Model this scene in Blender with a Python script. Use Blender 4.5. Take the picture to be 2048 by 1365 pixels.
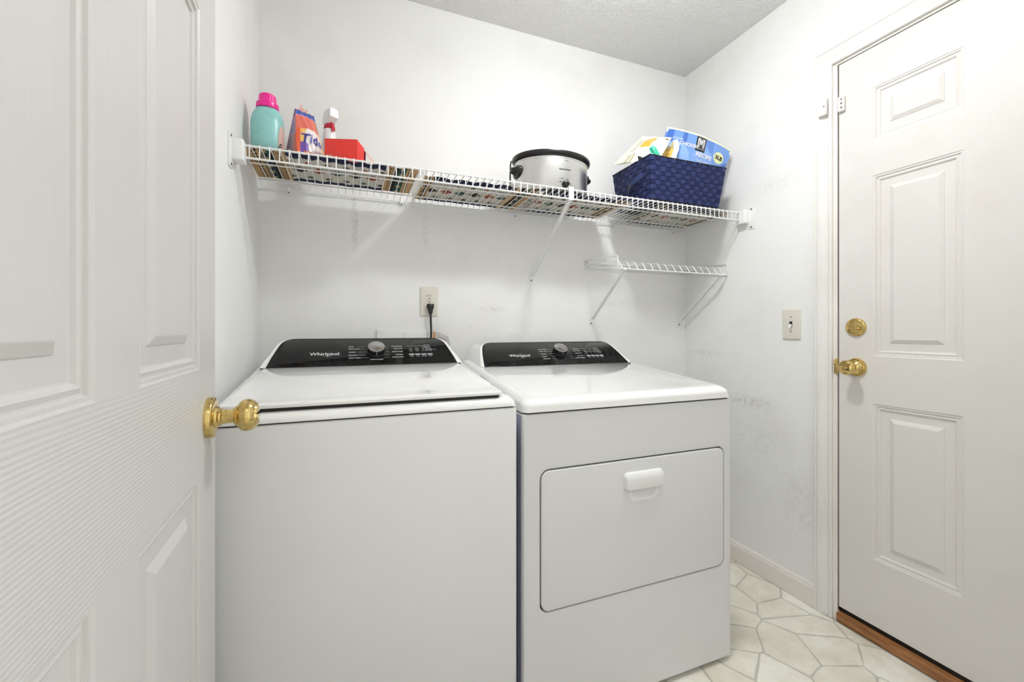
import bpy, bmesh, math, random
from mathutils import Vector, Matrix

random.seed(7)
S = bpy.context.scene
for o in list(bpy.data.objects):
    bpy.data.objects.remove(o, do_unlink=True)
COL = S.collection
PI = math.pi

# ------------------------------------------------------------------ camera
H = 1.079
cam_data = bpy.data.cameras.new('camera')
cam = bpy.data.objects.new('camera', cam_data)
COL.objects.link(cam)
cam.location = (0, 0, H)
cam.rotation_euler = (PI/2, 0, -math.radians(21.2))
cam_data.sensor_fit = 'HORIZONTAL'
cam_data.sensor_width = 36.0
cam_data.lens = 840.0/2048.0*36.0
cam_data.shift_y = -23.0/2048.0
cam_data.clip_start = 0.02
S.camera = cam

# ------------------------------------------------------------------ world, exposure, added hall fill, bulb settings
w = bpy.data.worlds.new('world')
S.world = w
w.use_nodes = True
w.node_tree.nodes['Background'].inputs[0].default_value = (0.965, 0.985, 1.0, 1)
w.node_tree.nodes['Background'].inputs[1].default_value = 2.2
S.view_settings.view_transform = 'Standard'
S.view_settings.look = 'None'
S.view_settings.gamma = 1.0
S.view_settings.exposure = 0.04
S.view_settings.use_curve_mapping = False
BULB_STRENGTH = 160.0
BULB_POS = (0.845, 0.89, 2.335)
HALL_POWER = 2.0

hl = bpy.data.lights.new('hall_fill', 'AREA')  # unseen area light added behind the camera as fill
hl.shape = 'DISK'; hl.size = 0.45; hl.energy = HALL_POWER; hl.color = (1.0, 0.975, 0.94)
hlo = bpy.data.objects.new('hall_fill', hl)
COL.objects.link(hlo)
hlo.location = (0.35, -0.75, 2.40)

# ------------------------------------------------------------------ helpers
def lin(c):
    return c/12.92 if c <= 0.04045 else ((c+0.055)/1.055)**2.4
def L(r, g, b):
    return (lin(r/255), lin(g/255), lin(b/255), 1.0)

ORG = {}
def thing(name, label=None, cat=None, loc=(0, 0, 0), rotz=0.0, group=None, kind=None, local=False):
    o = bpy.data.objects.new(name, None)
    COL.objects.link(o)
    o.empty_display_size = 0.05
    o.location = loc
    o.rotation_euler = (0, 0, rotz)
    tag(o, label, cat, group, kind)
    ORG[o.name] = (0, 0, 0) if local else tuple(loc)
    return o
def tag(o, label=None, cat=None, group=None, kind=None):
    if label: o['label'] = label
    if cat: o['category'] = cat
    if group: o['group'] = group
    if kind: o['kind'] = kind
    return o
def obj(name, bm, mat, parent=None, smooth=35, recalc=True, mats=None):
    if recalc:
        bmesh.ops.recalc_face_normals(bm, faces=bm.faces)
    org = ORG.get(parent.name, (0, 0, 0)) if parent else (0, 0, 0)
    if org != (0, 0, 0):
        bmesh.ops.translate(bm, verts=bm.verts, vec=(-org[0], -org[1], -org[2]))
    me = bpy.data.meshes.new(name)
    bm.to_mesh(me); bm.free()
    if smooth:
        for p in me.polygons: p.use_smooth = True
        me.set_sharp_from_angle(angle=math.radians(smooth))
    for m in (mats or [mat]):
        me.materials.append(m)
    o = bpy.data.objects.new(name, me)
    COL.objects.link(o)
    if parent:
        o.parent = parent
        ORG[o.name] = org
    return o
def dup(o, parent, offset):
    c = o.copy()
    COL.objects.link(c)
    c.parent = parent
    c.location = Vector(o.location) + Vector(offset)
    return c
def NB(): return bmesh.new()

def box(bm, x0, x1, y0, y1, z0, z1, bev=0.0, seg=2):
    vs = [bm.verts.new(p) for p in ((x0,y0,z0),(x1,y0,z0),(x1,y1,z0),(x0,y1,z0),(x0,y0,z1),(x1,y0,z1),(x1,y1,z1),(x0,y1,z1))]
    fs = [bm.faces.new([vs[i] for i in q]) for q in ((0,3,2,1),(4,5,6,7),(0,1,5,4),(1,2,6,5),(2,3,7,6),(3,0,4,7))]
    if bev > 0:
        es = list({e for f in fs for e in f.edges})
        bmesh.ops.bevel(bm, geom=es, offset=bev, segments=seg, profile=0.5, affect='EDGES')
    return vs
def tube(bm, pts, r, n=8, cap=True, radii=None):
    pts = [Vector(p) for p in pts]
    rings = []
    up = None
    for i, p in enumerate(pts):
        if i == 0: t = pts[1]-p
        elif i == len(pts)-1: t = p-pts[i-1]
        else: t = (pts[i+1]-p).normalized() + (p-pts[i-1]).normalized()
        t.normalize()
        if up is None:
            up = Vector((0, 0, 1)) if abs(t.z) < 0.9 else Vector((1, 0, 0))
        a = t.cross(up)
        if a.length < 1e-5: a = t.cross(Vector((0, 1, 0)))
        a.normalize(); b = a.cross(t).normalized(); up = b
        rr = radii[i] if radii else r
        if 0 < i < len(pts)-1:
            c = (pts[i+1]-p).normalized().dot((p-pts[i-1]).normalized())
            k = 1/max(0.6, math.sqrt(max(0.0, (1+c)/2)))
        else: k = 1
        rings.append([bm.verts.new(p + (a*math.cos(2*PI*j/n) + b*math.sin(2*PI*j/n))*rr*(k if k < 1.3 else 1.3)) for j in range(n)])
    for i in range(len(rings)-1):
        for j in range(n):
            bm.faces.new((rings[i][j], rings[i][(j+1) % n], rings[i+1][(j+1) % n], rings[i+1][j]))
    if cap:
        bm.faces.new(rings[0][::-1]); bm.faces.new(rings[-1])
def lathe(bm, prof, n=32, fn=None, cap=True):
    """prof: list of (h, r); fn(h, r, ang) -> point"""
    rings = []
    for h, r in prof:
        if r < 1e-6:
            rings.append([bm.verts.new(fn(h, 0, 0))])
        else:
            rings.append([bm.verts.new(fn(h, r, 2*PI*j/n)) for j in range(n)])
    for a, b in zip(rings, rings[1:]):
        for j in range(n):
            k = (j+1) % n
            if len(a) == 1 and len(b) == 1: continue
            if len(a) == 1: bm.faces.new((a[0], b[k], b[j]))
            elif len(b) == 1: bm.faces.new((a[j], a[k], b[0]))
            else: bm.faces.new((a[j], a[k], b[k], b[j]))
    if cap:
        if len(rings[0]) > 1: bm.faces.new(rings[0][::-1])
        if len(rings[-1]) > 1: bm.faces.new(rings[-1])
def axis_z(cx, cy, sx=1, sy=1):
    return lambda h, r, a: (cx + r*sx*math.cos(a), cy + r*sy*math.sin(a), h)
def rr_pts(x0, x1, y0, y1, r, n=5):
    out = []
    for cx, cy, a0 in ((x1-r, y1-r, 0), (x0+r, y1-r, PI/2), (x0+r, y0+r, PI), (x1-r, y0+r, 1.5*PI)):
        for i in range(n+1):
            a = a0 + PI/2*i/n
            out.append((cx + r*math.cos(a), cy + r*math.sin(a)))
    return out
def loft(bm, rings, cap0=True, cap1=True):
    vr = [[bm.verts.new(p) for p in ring] for ring in rings]
    n = len(vr[0])
    for a, b in zip(vr, vr[1:]):
        for j in range(n):
            bm.faces.new((a[j], a[(j+1) % n], b[(j+1) % n], b[j]))
    if cap0: bm.faces.new(vr[0][::-1])
    if cap1: bm.faces.new(vr[-1])
    return vr
def rstack(bm, x0, x1, y0, y1, levels, slope=0.0, yref=0.0, n=5, cap0=True, cap1=True):
    """levels: (z, inset, corner radius, slope weight)"""
    rings = []
    for z, ins, r, sw in levels:
        rings.append([(x, y, z + slope*sw*(y-yref)) for x, y in rr_pts(x0+ins, x1-ins, y0+ins, y1-ins, max(r, 0.0005), n)])
    return loft(bm, rings, cap0, cap1)

# ------------------------------------------------------------------ materials
def mat(name, col, rough=0.5, metal=0.0, spec=0.5, coat=0.0, emit=None, estr=0.0, aniso=0.0):
    m = bpy.data.materials.new(name)
    m.use_nodes = True
    b = m.node_tree.nodes['Principled BSDF']
    b.inputs['Base Color'].default_value = col
    b.inputs['Roughness'].default_value = rough
    b.inputs['Metallic'].default_value = metal
    b.inputs['Specular IOR Level'].default_value = spec
    b.inputs['Coat Weight'].default_value = coat
    b.inputs['Coat Roughness'].default_value = 0.05
    if aniso: b.inputs['Anisotropic'].default_value = aniso
    if emit:
        b.inputs['Emission Color'].default_value = emit
        b.inputs['Emission Strength'].default_value = estr
    return m
def nodes(m):
    nt = m.node_tree
    return nt, nt.nodes['Principled BSDF'], nt.nodes.new, nt.links.new
def coords(m, scale=(1, 1, 1), kind='Object', rot=(0, 0, 0)):
    nt, b, N, K = nodes(m)
    tc = N('ShaderNodeTexCoord'); mp = N('ShaderNodeMapping')
    mp.inputs['Scale'].default_value = scale
    mp.inputs['Rotation'].default_value = rot
    K(tc.outputs[kind], mp.inputs['Vector'])
    return mp.outputs[0]
def noise(m, vec, scale, detail=4, rough=0.5, dist=0.0):
    nt, b, N, K = nodes(m)
    n = N('ShaderNodeTexNoise')
    n.inputs['Scale'].default_value = scale; n.inputs['Detail'].default_value = detail
    n.inputs['Roughness'].default_value = rough; n.inputs['Distortion'].default_value = dist
    K(vec, n.inputs['Vector'])
    return n.outputs[0]
def ramp(m, fac, stops):
    nt, b, N, K = nodes(m)
    r = N('ShaderNodeValToRGB')
    els = r.color_ramp.elements
    while len(els) < len(stops): els.new(0.5)
    for e, (p, c) in zip(els, stops):
        e.position = p; e.color = c
    K(fac, r.inputs[0])
    return r.outputs[0]
def bump(m, height, strength, dist=0.001, chain=None):
    nt, b, N, K = nodes(m)
    n = N('ShaderNodeBump')
    n.inputs['Strength'].default_value = strength; n.inputs['Distance'].default_value = dist
    K(height, n.inputs['Height'])
    if chain is not None: K(chain, n.inputs['Normal'])
    K(n.outputs[0], b.inputs['Normal'])
    return n.outputs[0]
def mixc(m, fac, a, c, blend='MIX'):
    nt, b, N, K = nodes(m)
    n = N('ShaderNodeMix'); n.data_type = 'RGBA'; n.blend_type = blend
    if hasattr(fac, 'links') or not isinstance(fac, (int, float)): K(fac, n.inputs[0])
    else: n.inputs[0].default_value = fac
    for v, i in ((a, 6), (c, 7)):
        if isinstance(v, tuple): n.inputs[i].default_value = v
        else: K(v, n.inputs[i])
    return n.outputs[2]
def math1(m, op, a, bv=None):
    nt, b, N, K = nodes(m)
    n = N('ShaderNodeMath'); n.operation = op
    for v, i in ((a, 0), (bv, 1)):
        if v is None: continue
        if isinstance(v, (int, float)): n.inputs[i].default_value = v
        else: K(v, n.inputs[i])
    return n.outputs[0]
def setc(m, out):
    nt, b, N, K = nodes(m)
    K(out, b.inputs['Base Color'])
BK = (0, 0, 0, 1); WH = (1, 1, 1, 1)

def paint_wall(name, base, dirt, spots=()):
    """painted drywall: orange-peel, faint stains, dents and a few scuffs (spots: world centre, half sizes, strength)"""
    m = mat(name, base, 0.62, spec=0.25)
    v = coords(m)
    nt, b, N, K = nodes(m)
    stain = ramp(m, noise(m, v, 2.3, 5, 0.6), [(0.5, BK), (0.85, WH)])
    fine = ramp(m, noise(m, v, 60, 3, 0.6), [(0.70, BK), (0.74, WH)])
    spk = math1(m, 'MULTIPLY', fine, ramp(m, noise(m, v, 5, 2, 0.5), [(0.52, BK), (0.62, WH)]))
    c = mixc(m, math1(m, 'MULTIPLY', stain, dirt), base, L(196, 190, 182))
    c = mixc(m, math1(m, 'MULTIPLY', spk, 0.30), c, L(120, 116, 110))
    tc = N('ShaderNodeTexCoord')
    for (cx, cy, cz), (rx, ry, rz), st in spots:
        mp = N('ShaderNodeMapping'); mp.vector_type = 'TEXTURE'
        mp.inputs['Location'].default_value = (cx, cy, cz)
        mp.inputs['Scale'].default_value = (rx, ry, rz)
        K(tc.outputs['Object'], mp.inputs['Vector'])
        g = N('ShaderNodeTexGradient'); g.gradient_type = 'SPHERICAL'
        K(mp.outputs[0], g.inputs[0])
        f = math1(m, 'MULTIPLY', math1(m, 'MULTIPLY', g.outputs[0], st), ramp(m, noise(m, v, 45, 4, 0.7), [(0.40, BK), (0.66, WH)]))
        c = mixc(m, f, c, L(112, 110, 106))
    setc(m, c)
    bump(m, noise(m, v, 240, 3, 0.55), 0.10, 0.0012)
    return m

M = {}
M['wall_back'] = paint_wall('paint_back', L(242, 242, 240), 0.25, [((0.02, 1.776, 1.52), (0.016, 0.03, 0.16), 0.5), ((0.30, 1.776, 1.50), (0.02, 0.03, 0.10), 0.25), ((0.60, 1.776, 1.17), (0.08, 0.03, 0.02), 0.3)])
M['wall_left'] = paint_wall('paint_left', L(243, 243, 241), 0.2)
M['wall_right'] = paint_wall('paint_right', L(242, 242, 240), 0.3, [((1.69, 1.40, 0.755), (0.04, 0.20, 0.035), 0.42), ((1.69, 1.32, 0.60), (0.04, 0.16, 0.20), 0.12), ((1.69, 1.16, 0.36), (0.04, 0.10, 0.22), 0.16), ((1.69, 1.64, 0.96), (0.04, 0.14, 0.02), 0.25), ((1.69, 1.25, 1.70), (0.04, 0.14, 0.05), 0.15)])
M['trim'] = paint_wall('paint_trim', L(237, 235, 230), 0.35)
M['trim'].node_tree.nodes['Principled BSDF'].inputs['Roughness'].default_value = 0.35
M['trim_old'] = paint_wall('paint_worn_trim', L(238, 233, 226), 0.5)
M['hall'] = mat('paint_hall', L(222, 219, 213), 0.7)

def ceiling_mat():
    m = mat('popcorn_ceiling', L(240, 240, 238), 0.9, spec=0.1)
    v = coords(m)
    nt, b, N, K = nodes(m)
    vo = N('ShaderNodeTexVoronoi'); vo.inputs['Scale'].default_value = 150; vo.feature = 'SMOOTH_F1'
    K(v, vo.inputs['Vector'])
    h = math1(m, 'SUBTRACT', noise(m, v, 120, 4, 0.65), vo.outputs['Distance'])
    bump(m, h, 0.9, 0.006)
    return m
M['ceiling'] = ceiling_mat()

def floor_mat(name, a, bcol, dark):
    m = mat(name, a, 0.42, spec=0.4)
    v = coords(m)
    nt, b, N, K = nodes(m)
    oi = N('ShaderNodeObjectInfo')
    c = mixc(m, oi.outputs['Random'], a, bcol)
    c = mixc(m, math1(m, 'MULTIPLY', ramp(m, noise(m, v, 7, 5, 0.65), [(0.40, BK), (0.72, WH)]), 0.75), c, dark)
    sp = ramp(m, noise(m, v, 190, 3, 0.6), [(0.66, BK), (0.72, WH)])
    c = mixc(m, math1(m, 'MULTIPLY', sp, 0.45), c, L(120, 112, 96))
    setc(m, c)
    bump(m, noise(m, v, 90, 4, 0.6), 0.22, 0.0015)
    return m
M['stone'] = floor_mat('vinyl_stone', L(250, 248, 238), L(238, 235, 220), L(212, 203, 180))
M['grout'] = floor_mat('vinyl_grout', L(204, 202, 192), L(204, 202, 192), L(186, 182, 170))

def enamel(name, col, rough):
    m = mat(name, col, rough, spec=0.5, coat=0.25)
    v = coords(m)
    bump(m, noise(m, v, 420, 2, 0.5), 0.02, 0.0006)
    return m
M['enamel'] = enamel('white_enamel', L(226, 226, 226), 0.32)
M['enamel_gloss'] = enamel('glossy_white_enamel', L(245, 245, 244), 0.06)
M['enamel_gloss'].node_tree.nodes['Principled BSDF'].inputs['Coat Weight'].default_value = 1.0
M['enamel_gloss'].node_tree.nodes['Principled BSDF'].inputs['Coat Roughness'].default_value = 0.02
M['plastic_white'] = mat('white_plastic', L(238, 238, 236), 0.3)
M['film'] = mat('lilac_film', L(160, 164, 186), 0.3)
M['gap'] = mat('gap_black', L(14, 14, 14), 0.6)  # near-black for the door sweep, and for shade put into gaps
M['glass_black'] = mat('black_gloss_panel', L(24, 24, 25), 0.07, spec=0.32)
M['print_white'] = mat('white_print', L(226, 226, 226), 0.5)
M['print_grey'] = mat('grey_print', L(150, 150, 152), 0.5)
M['print_black'] = mat('black_print', L(26, 26, 28), 0.5)
M['black_plastic'] = mat('black_plastic', L(20, 20, 21), 0.28)
M['cord'] = mat('black_rubber_cord', L(18, 18, 18), 0.45)
M['wire'] = mat('white_vinyl_wire', L(240, 240, 238), 0.32)
M['steel_screw'] = mat('dull_steel', L(120, 118, 112), 0.35, 1.0)
M['plate'] = mat('almond_plate', L(222, 218, 206), 0.38)
M['plate_dark'] = mat('plate_slot', L(36, 34, 32), 0.6)
M['bulb'] = mat('lit_bulb', L(255, 255, 255), 0.5, emit=(0.985, 0.99, 1.0, 1), estr=BULB_STRENGTH)

def brass_mat():
    m = mat('polished_brass', L(212, 186, 118), 0.08, 1.0)
    v = coords(m)
    setc(m, mixc(m, ramp(m, noise(m, v, 60, 3, 0.6), [(0.45, BK), (0.8, WH)]), L(218, 192, 126), L(186, 154, 92)))
    return m
M['brass'] = brass_mat()

def knob_face(name):
    m = mat(name, L(205, 205, 206), 0.22, 1.0)
    nt, b, N, K = nodes(m)
    b.inputs['Anisotropic'].default_value = 0.85
    tg = N('ShaderNodeTangent'); tg.direction_type = 'RADIAL'; tg.axis = 'Z'
    K(tg.outputs[0], b.inputs['Tangent'])
    return m
M['spun'] = knob_face('spun_aluminium')

def brushed():
    m = mat('brushed_steel', L(214, 214, 212), 0.33, 1.0)
    nt, b, N, K = nodes(m)
    v = coords(m, (1.5, 1.5, 900))
    n = noise(m, v, 3, 4, 0.6)
    K(ramp(m, n, [(0.3, (0.25, 0.25, 0.25, 1)), (0.7, (0.42, 0.42, 0.42, 1))]), b.inputs['Roughness'])
    bump(m, n, 0.012, 0.0003)
    return m
M['steel'] = brushed()

def wood_threshold():
    m = mat('oak_threshold', L(150, 100, 58), 0.45)
    v = coords(m, (30, 3, 30))
    n = noise(m, v, 3, 6, 0.65, 0.6)
    setc(m, ramp(m, n, [(0.25, L(104, 64, 34)), (0.5, L(156, 104, 62)), (0.75, L(186, 136, 88))]))
    bump(m, n, 0.15, 0.001)
    return m
M['oak'] = wood_threshold()

def grain_mat(name, horiz):
    """white moulded door skin with pressed wood grain running along (local x) or up (local z)"""
    m = mat(name, L(209, 208, 204), 0.40, spec=0.35)
    nt, b, N, K = nodes(m)
    v = coords(m)
    wv = N('ShaderNodeTexWave'); wv.wave_type = 'BANDS'; wv.bands_direction = 'Z' if horiz else 'X'
    wv.wave_profile = 'SIN'
    wv.inputs['Scale'].default_value = 62 if horiz else 50
    wv.inputs['Distortion'].default_value = 5.0
    wv.inputs['Detail'].default_value = 3
    wv.inputs['Detail Scale'].default_value = 0.5
    mp = coords(m, (0.12, 0.12, 1) if horiz else (1, 1, 0.10))
    K(mp, wv.inputs['Vector'])
    fine = noise(m, coords(m, (3, 3, 160) if horiz else (160, 160, 3)), 1.5, 3, 0.6)
    h = math1(m, 'ADD', wv.outputs['Fac'], math1(m, 'MULTIPLY', fine, 0.5))
    bump(m, h, 0.35 if horiz else 0.10, 0.0008)
    dirt = ramp(m, noise(m, v, 9, 4, 0.6), [(0.55, BK), (0.85, WH)])
    setc(m, mixc(m, math1(m, 'MULTIPLY', dirt, 0.15), L(209, 208, 204), L(212, 206, 198)))
    return m
M['grain_h'] = grain_mat('door_grain_across', True)
M['grain_v'] = grain_mat('door_grain_upright', False)

def ext_door_mat():
    m = paint_wall('paint_steel_door', L(227, 224, 219), 0.35, [((1.692, 0.97, 1.0), (0.03, 0.06, 0.5), 0.35), ((1.692, 0.95, 0.70), (0.03, 0.04, 0.10), 0.8), ((1.692, 0.80, 1.15), (0.03, 0.04, 0.05), 0.8), ((1.692, 0.8, 0.3), (0.03, 0.15, 0.2), 0.4)])
    b = m.node_tree.nodes['Principled BSDF']
    b.inputs['Roughness'].default_value = 0.42
    return m
M['door_steel'] = ext_door_mat()

def attr_mat(name, rough=0.8, spec=0.2, coat=0.0, weave=0.0):
    m = mat(name, WH, rough, spec=spec, coat=coat)
    nt, b, N, K = nodes(m)
    a = N('ShaderNodeAttribute'); a.attribute_name = 'col'
    K(a.outputs['Color'], b.inputs['Base Color'])
    if weave:
        v = coords(m)
        bump(m, noise(m, v, 700, 2, 0.5), weave, 0.0008)
    return m
M['cloth'] = attr_mat('woven_cotton', 0.95, 0.05, 0, 0.5)
M['pouch'] = attr_mat('printed_film', 0.28, 0.5, 0.2)
M['fringe'] = mat('cotton_fringe', L(226, 224, 216), 0.95, spec=0.05)

def weave_mat(name, c, lines):
    m = mat(name, c, 0.55, spec=0.3)
    nt, b, N, K = nodes(m)
    v = coords(m)
    wv = N('ShaderNodeTexWave'); wv.wave_type = 'BANDS'; wv.bands_direction = lines
    wv.inputs['Scale'].default_value = 75
    K(v, wv.inputs['Vector'])
    bump(m, wv.outputs['Fac'], 0.5, 0.0008)
    setc(m, mixc(m, ramp(m, wv.outputs['Fac'], [(0.75, BK), (1.0, WH)]), c, L(56, 70, 112)))
    return m
M['navy_h'] = weave_mat('navy_strap_ribbed', L(30, 40, 86), 'Z')
M['navy_v'] = mat('navy_strap_plain', L(23, 31, 72), 0.6, spec=0.25)
M['navy_dark'] = mat('navy_lining', L(16, 20, 44), 0.8)

M['teal'] = mat('teal_bottle', L(146, 204, 200), 0.32)
def teal_dirty(m):
    v = coords(m)
    n = ramp(m, noise(m, v, 26, 5, 0.7), [(0.52, BK), (0.8, WH)])
    setc(m, mixc(m, math1(m, 'MULTIPLY', n, 0.5), L(146, 206, 202), L(120, 160, 152)))
teal_dirty(M['teal'])
M['pink'] = mat('magenta_cap', L(236, 30, 146), 0.28)
M['label_pale'] = mat('pale_label', L(214, 186, 176), 0.45)
M['spray_white'] = mat('spray_bottle_white', L(244, 244, 242), 0.3)
M['red_plastic'] = mat('red_collar', L(190, 22, 52), 0.35)
M['carton_red'] = mat('red_carton', L(228, 52, 44), 0.5)
M['carton_in'] = mat('carton_inside_shade', L(38, 26, 24), 0.8)
M['carton_print'] = mat('carton_flap_print', L(226, 178, 166), 0.6)
M['green_wrap'] = mat('green_wrapper', L(60, 196, 160), 0.3)
M['yellow_in'] = mat('yellow_pouch_inside', L(206, 178, 96), 0.4)
M['card'] = mat('brown_card', L(190, 120, 66), 0.7)
M['card_grey'] = mat('printed_grey_card', L(188, 186, 182), 0.7)

# ------------------------------------------------------------------ text
def text_bm(bm, s, size, place, align='CENTER', weight=0.0, shear=0.0):
    """adds flat lettering; place(x, y) -> world point"""
    cu = bpy.data.curves.new('t', 'FONT')
    cu.body = s; cu.size = size; cu.align_x = align; cu.align_y = 'CENTER'
    cu.offset = weight; cu.shear = shear
    cu.resolution_u = 3
    to = bpy.data.objects.new('t', cu)
    COL.objects.link(to)
    dg = bpy.context.evaluated_depsgraph_get()
    me = bpy.data.meshes.new_from_object(to.evaluated_get(dg))
    n0 = len(bm.verts)
    bm.from_mesh(me)
    bm.verts.ensure_lookup_table()
    for v in bm.verts[n0:]:
        v.co = Vector(place(v.co.x, v.co.y))
    bpy.data.objects.remove(to); bpy.data.curves.remove(cu); bpy.data.meshes.remove(me)
def flat_quad(bm, place, x0, x1, y0, y1):
    bm.faces.new([bm.verts.new(place(*p)) for p in ((x0, y0), (x1, y0), (x1, y1), (x0, y1))])
def frame(o, u, v, off=0.0):
    o = Vector(o); u = Vector(u).normalized(); v = Vector(v).normalized()
    n = u.cross(v).normalized()
    return lambda x, y: o + u*x + v*y + n*off

def color_attr(bm):
    return bm.loops.layers.float_color.get('col') or bm.loops.layers.float_color.new('col')
def patch(bm, fn, nu, nv, colf):
    """fn(u,v)->point, colf(u,v)->linear rgba per cell"""
    lay = color_attr(bm)
    g = [[bm.verts.new(fn(i/nu, j/nv)) for i in range(nu+1)] for j in range(nv+1)]
    for j in range(nv):
        for i in range(nu):
            f = bm.faces.new((g[j][i], g[j][i+1], g[j+1][i+1], g[j+1][i]))
            c = colf((i+0.5)/nu, (j+0.5)/nv)
            for lp in f.loops: lp[lay] = c
def bilin(p00, p10, p11, p01):
    a, b, c, d = map(Vector, (p00, p10, p11, p01))
    return lambda u, v: (a*(1-u)+b*u)*(1-v) + (d*(1-u)+c*u)*v

# ================================================================== ROOM SHELL
LX, RX, BY, CZ = -0.310, 1.690, 1.776, 2.441
FY0, FY1 = 0.005, 0.115
def struct(name, bm, m, label=None, smooth=0, cat=None):
    o = obj(name, bm, m, None, smooth)
    tag(o, label, cat, None, 'structure')
    return o
bm = NB(); box(bm, LX-0.1, RX+0.1, BY, BY+0.1, 0, CZ)
struct('wall_back', bm, M['wall_back'], 'white painted back wall behind washer and dryer')
bm = NB(); box(bm, LX-0.1, LX, FY0, BY, 0, CZ)
struct('wall_left', bm, M['wall_left'], 'white left wall beside the open panelled door')
bm = NB()
box(bm, RX, RX+0.12, 1.027, BY, 0, CZ)
box(bm, RX, RX+0.12, FY0, 0.199, 0, CZ)
box(bm, RX, RX+0.12, 0.199, 1.027, 2.0665, CZ)
struct('wall_right', bm, M['wall_right'], 'white scuffed right wall around the exterior door')
bm = NB()
box(bm, LX, -0.215, FY0, FY1, 0, CZ)
box(bm, 0.635, RX, FY0, FY1, 0, CZ)
box(bm, -0.215, 0.635, FY0, FY1, 2.06, CZ)
struct('wall_front', bm, M['wall_left'], 'white wall holding the doorway the room is seen from')
bm = NB(); box(bm, LX-0.1, RX+0.12, -1.5, BY+0.1, CZ, CZ+0.1)
struct('ceiling', bm, M['ceiling'], 'white popcorn textured ceiling')
bm = NB(); box(bm, LX-0.9, RX+0.12, -1.6, -1.5, 0, CZ)
struct('wall_hall', bm, M['hall'], 'beige hallway wall opposite the laundry doorway')

# floor: vinyl sheet in a random flagstone pattern, each stone raised a hair above the joint
bm = NB(); box(bm, LX-0.9, RX+0.12, -1.5, BY+0.1, -0.05, -0.0012)
floor = struct('floor', bm, M['grout'], 'cream vinyl floor in an irregular flagstone pattern')
def clip(poly, px, py, nx, ny):
    out = []
    for i in range(len(poly)):
        a, b = poly[i], poly[(i+1) % len(poly)]
        da = (a[0]-px)*nx + (a[1]-py)*ny; db = (b[0]-px)*nx + (b[1]-py)*ny
        if da <= 0: out.append(a)
        if da*db < 0:
            t = da/(da-db); out.append((a[0]+(b[0]-a[0])*t, a[1]+(b[1]-a[1])*t))
    return out
rs = random.Random(21)
X0, X1, Y0, Y1 = LX+0.002, RX-0.014, 0.12, BY-0.002
seeds = []
sxp, syp = 0.20, 0.10
j = 0
yy = Y0-0.1
while yy < Y1+0.15:
    xx = X0-0.1 + (sxp/2 if j % 2 else 0)
    while xx < X1+0.15:
        seeds.append((xx+rs.uniform(-0.09, 0.09), yy+rs.uniform(-0.045, 0.045)))
        xx += sxp
    yy += syp; j += 1
for k, s in enumerate(seeds):
    poly = [(X0, Y0), (X1, Y0), (X1, Y1), (X0, Y1)]
    for t in seeds:
        if t is s: continue
        dx, dy = t[0]-s[0], t[1]-s[1]
        d = math.hypot(dx, dy)
        if d > 0.5: continue
        nx, ny = dx/d, dy/d
        poly = clip(poly, s[0]+dx/2-nx*0.0032, s[1]+dy/2-ny*0.0032, nx, ny)
        if len(poly) < 3: break
    if len(poly) < 3: continue
    cx = sum(p[0] for p in poly)/len(poly); cy = sum(p[1] for p in poly)/len(poly)
    # only the strip the photograph can see (front right of the room and beside the dryer)
    if not ((cx > 0.75 and cy < 1.12) or cx > 1.08): continue
    fine = []
    for i in range(len(poly)):
        a, b = poly[i], poly[(i+1) % len(poly)]
        n = max(1, int(math.dist(a, b)/0.03))
        for q in range(n):
            t = q/n
            jit = 0.0022
            fine.append((a[0]+(b[0]-a[0])*t+rs.uniform(-jit, jit), a[1]+(b[1]-a[1])*t+rs.uniform(-jit, jit)))
    fine = [(min(max(x, X0), X1), min(max(y, Y0), Y1)) for x, y in fine]
    bm = NB()
    loft(bm, [[(x, y, -0.002) for x, y in fine], [(x, y, -0.0004) for x, y in fine], [(x+(cx-x)*0.02, y+(cy-y)*0.02, 0.0) for x, y in fine]])
    obj('stone', bm, M['stone'], floor, smooth=0)

# baseboard (right wall, between casing and back corner; the rest is hidden or out of frame)
def board_profile(d, h):
    return [(0, 0), (d, 0), (d, h*0.74), (d*0.95, h*0.80), (d*0.75, h*0.86), (d*0.70, h*0.92), (d*0.45, h*0.98), (d*0.2, h), (0, h)]
bm = NB()
pr = board_profile(0.013, 0.088)
loft(bm, [[(RX-d, y, z) for d, z in pr] for y in (1.087, BY)])
struct('baseboard_right', bm, M['trim_old'], 'white worn baseboard along the right wall', 0)
bm = NB()
loft(bm, [[(x, BY-d, z) for d, z in pr] for x in (LX, RX-0.013)])
struct('baseboard_back', bm, M['trim'], 'white baseboard along the back wall')

# door casing and jamb of the exterior door
def casing_ring(prof, path_pts, inward):
    pass
CW = 0.060
cprof = [(0.0, 0.0), (0.0, 0.011), (0.003, 0.013), (0.010, 0.0125), (0.014, 0.009), (0.020, 0.010), (0.034, 0.015), (0.044, 0.017), (0.050, 0.0165), (0.053, 0.0135), (0.056, 0.0175), (CW, 0.0175), (CW, 0.0)]  # inner edge -> outer edge, depth
def casing(bm, ya, yb, zt):
    rings = []
    for (y, z, sy, sz) in ((ya, 0.0, 1, 0), (ya, zt, 1, 1), (yb, zt, -1, 1), (yb, 0.0, -1, 0)):
        rings.append([(RX-d, y+sy*o, z+sz*o) for o, d in cprof])
    loft(bm, rings)
bm = NB(); casing(bm, 1.030, 0.196, 2.069)
struct('trim_1', bm, M['trim'], 'white moulded casing around the exterior door')
bm = NB()
J = 0.014
for (a, b_) in ((1.0165, 1.030), (0.196, 0.2095)):
    box(bm, RX-0.001, RX+0.119, a, b_, 0, 2.0685)
box(bm, RX-0.001, RX+0.119, 0.2095, 1.0165, 2.0605, 2.0685)
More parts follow.
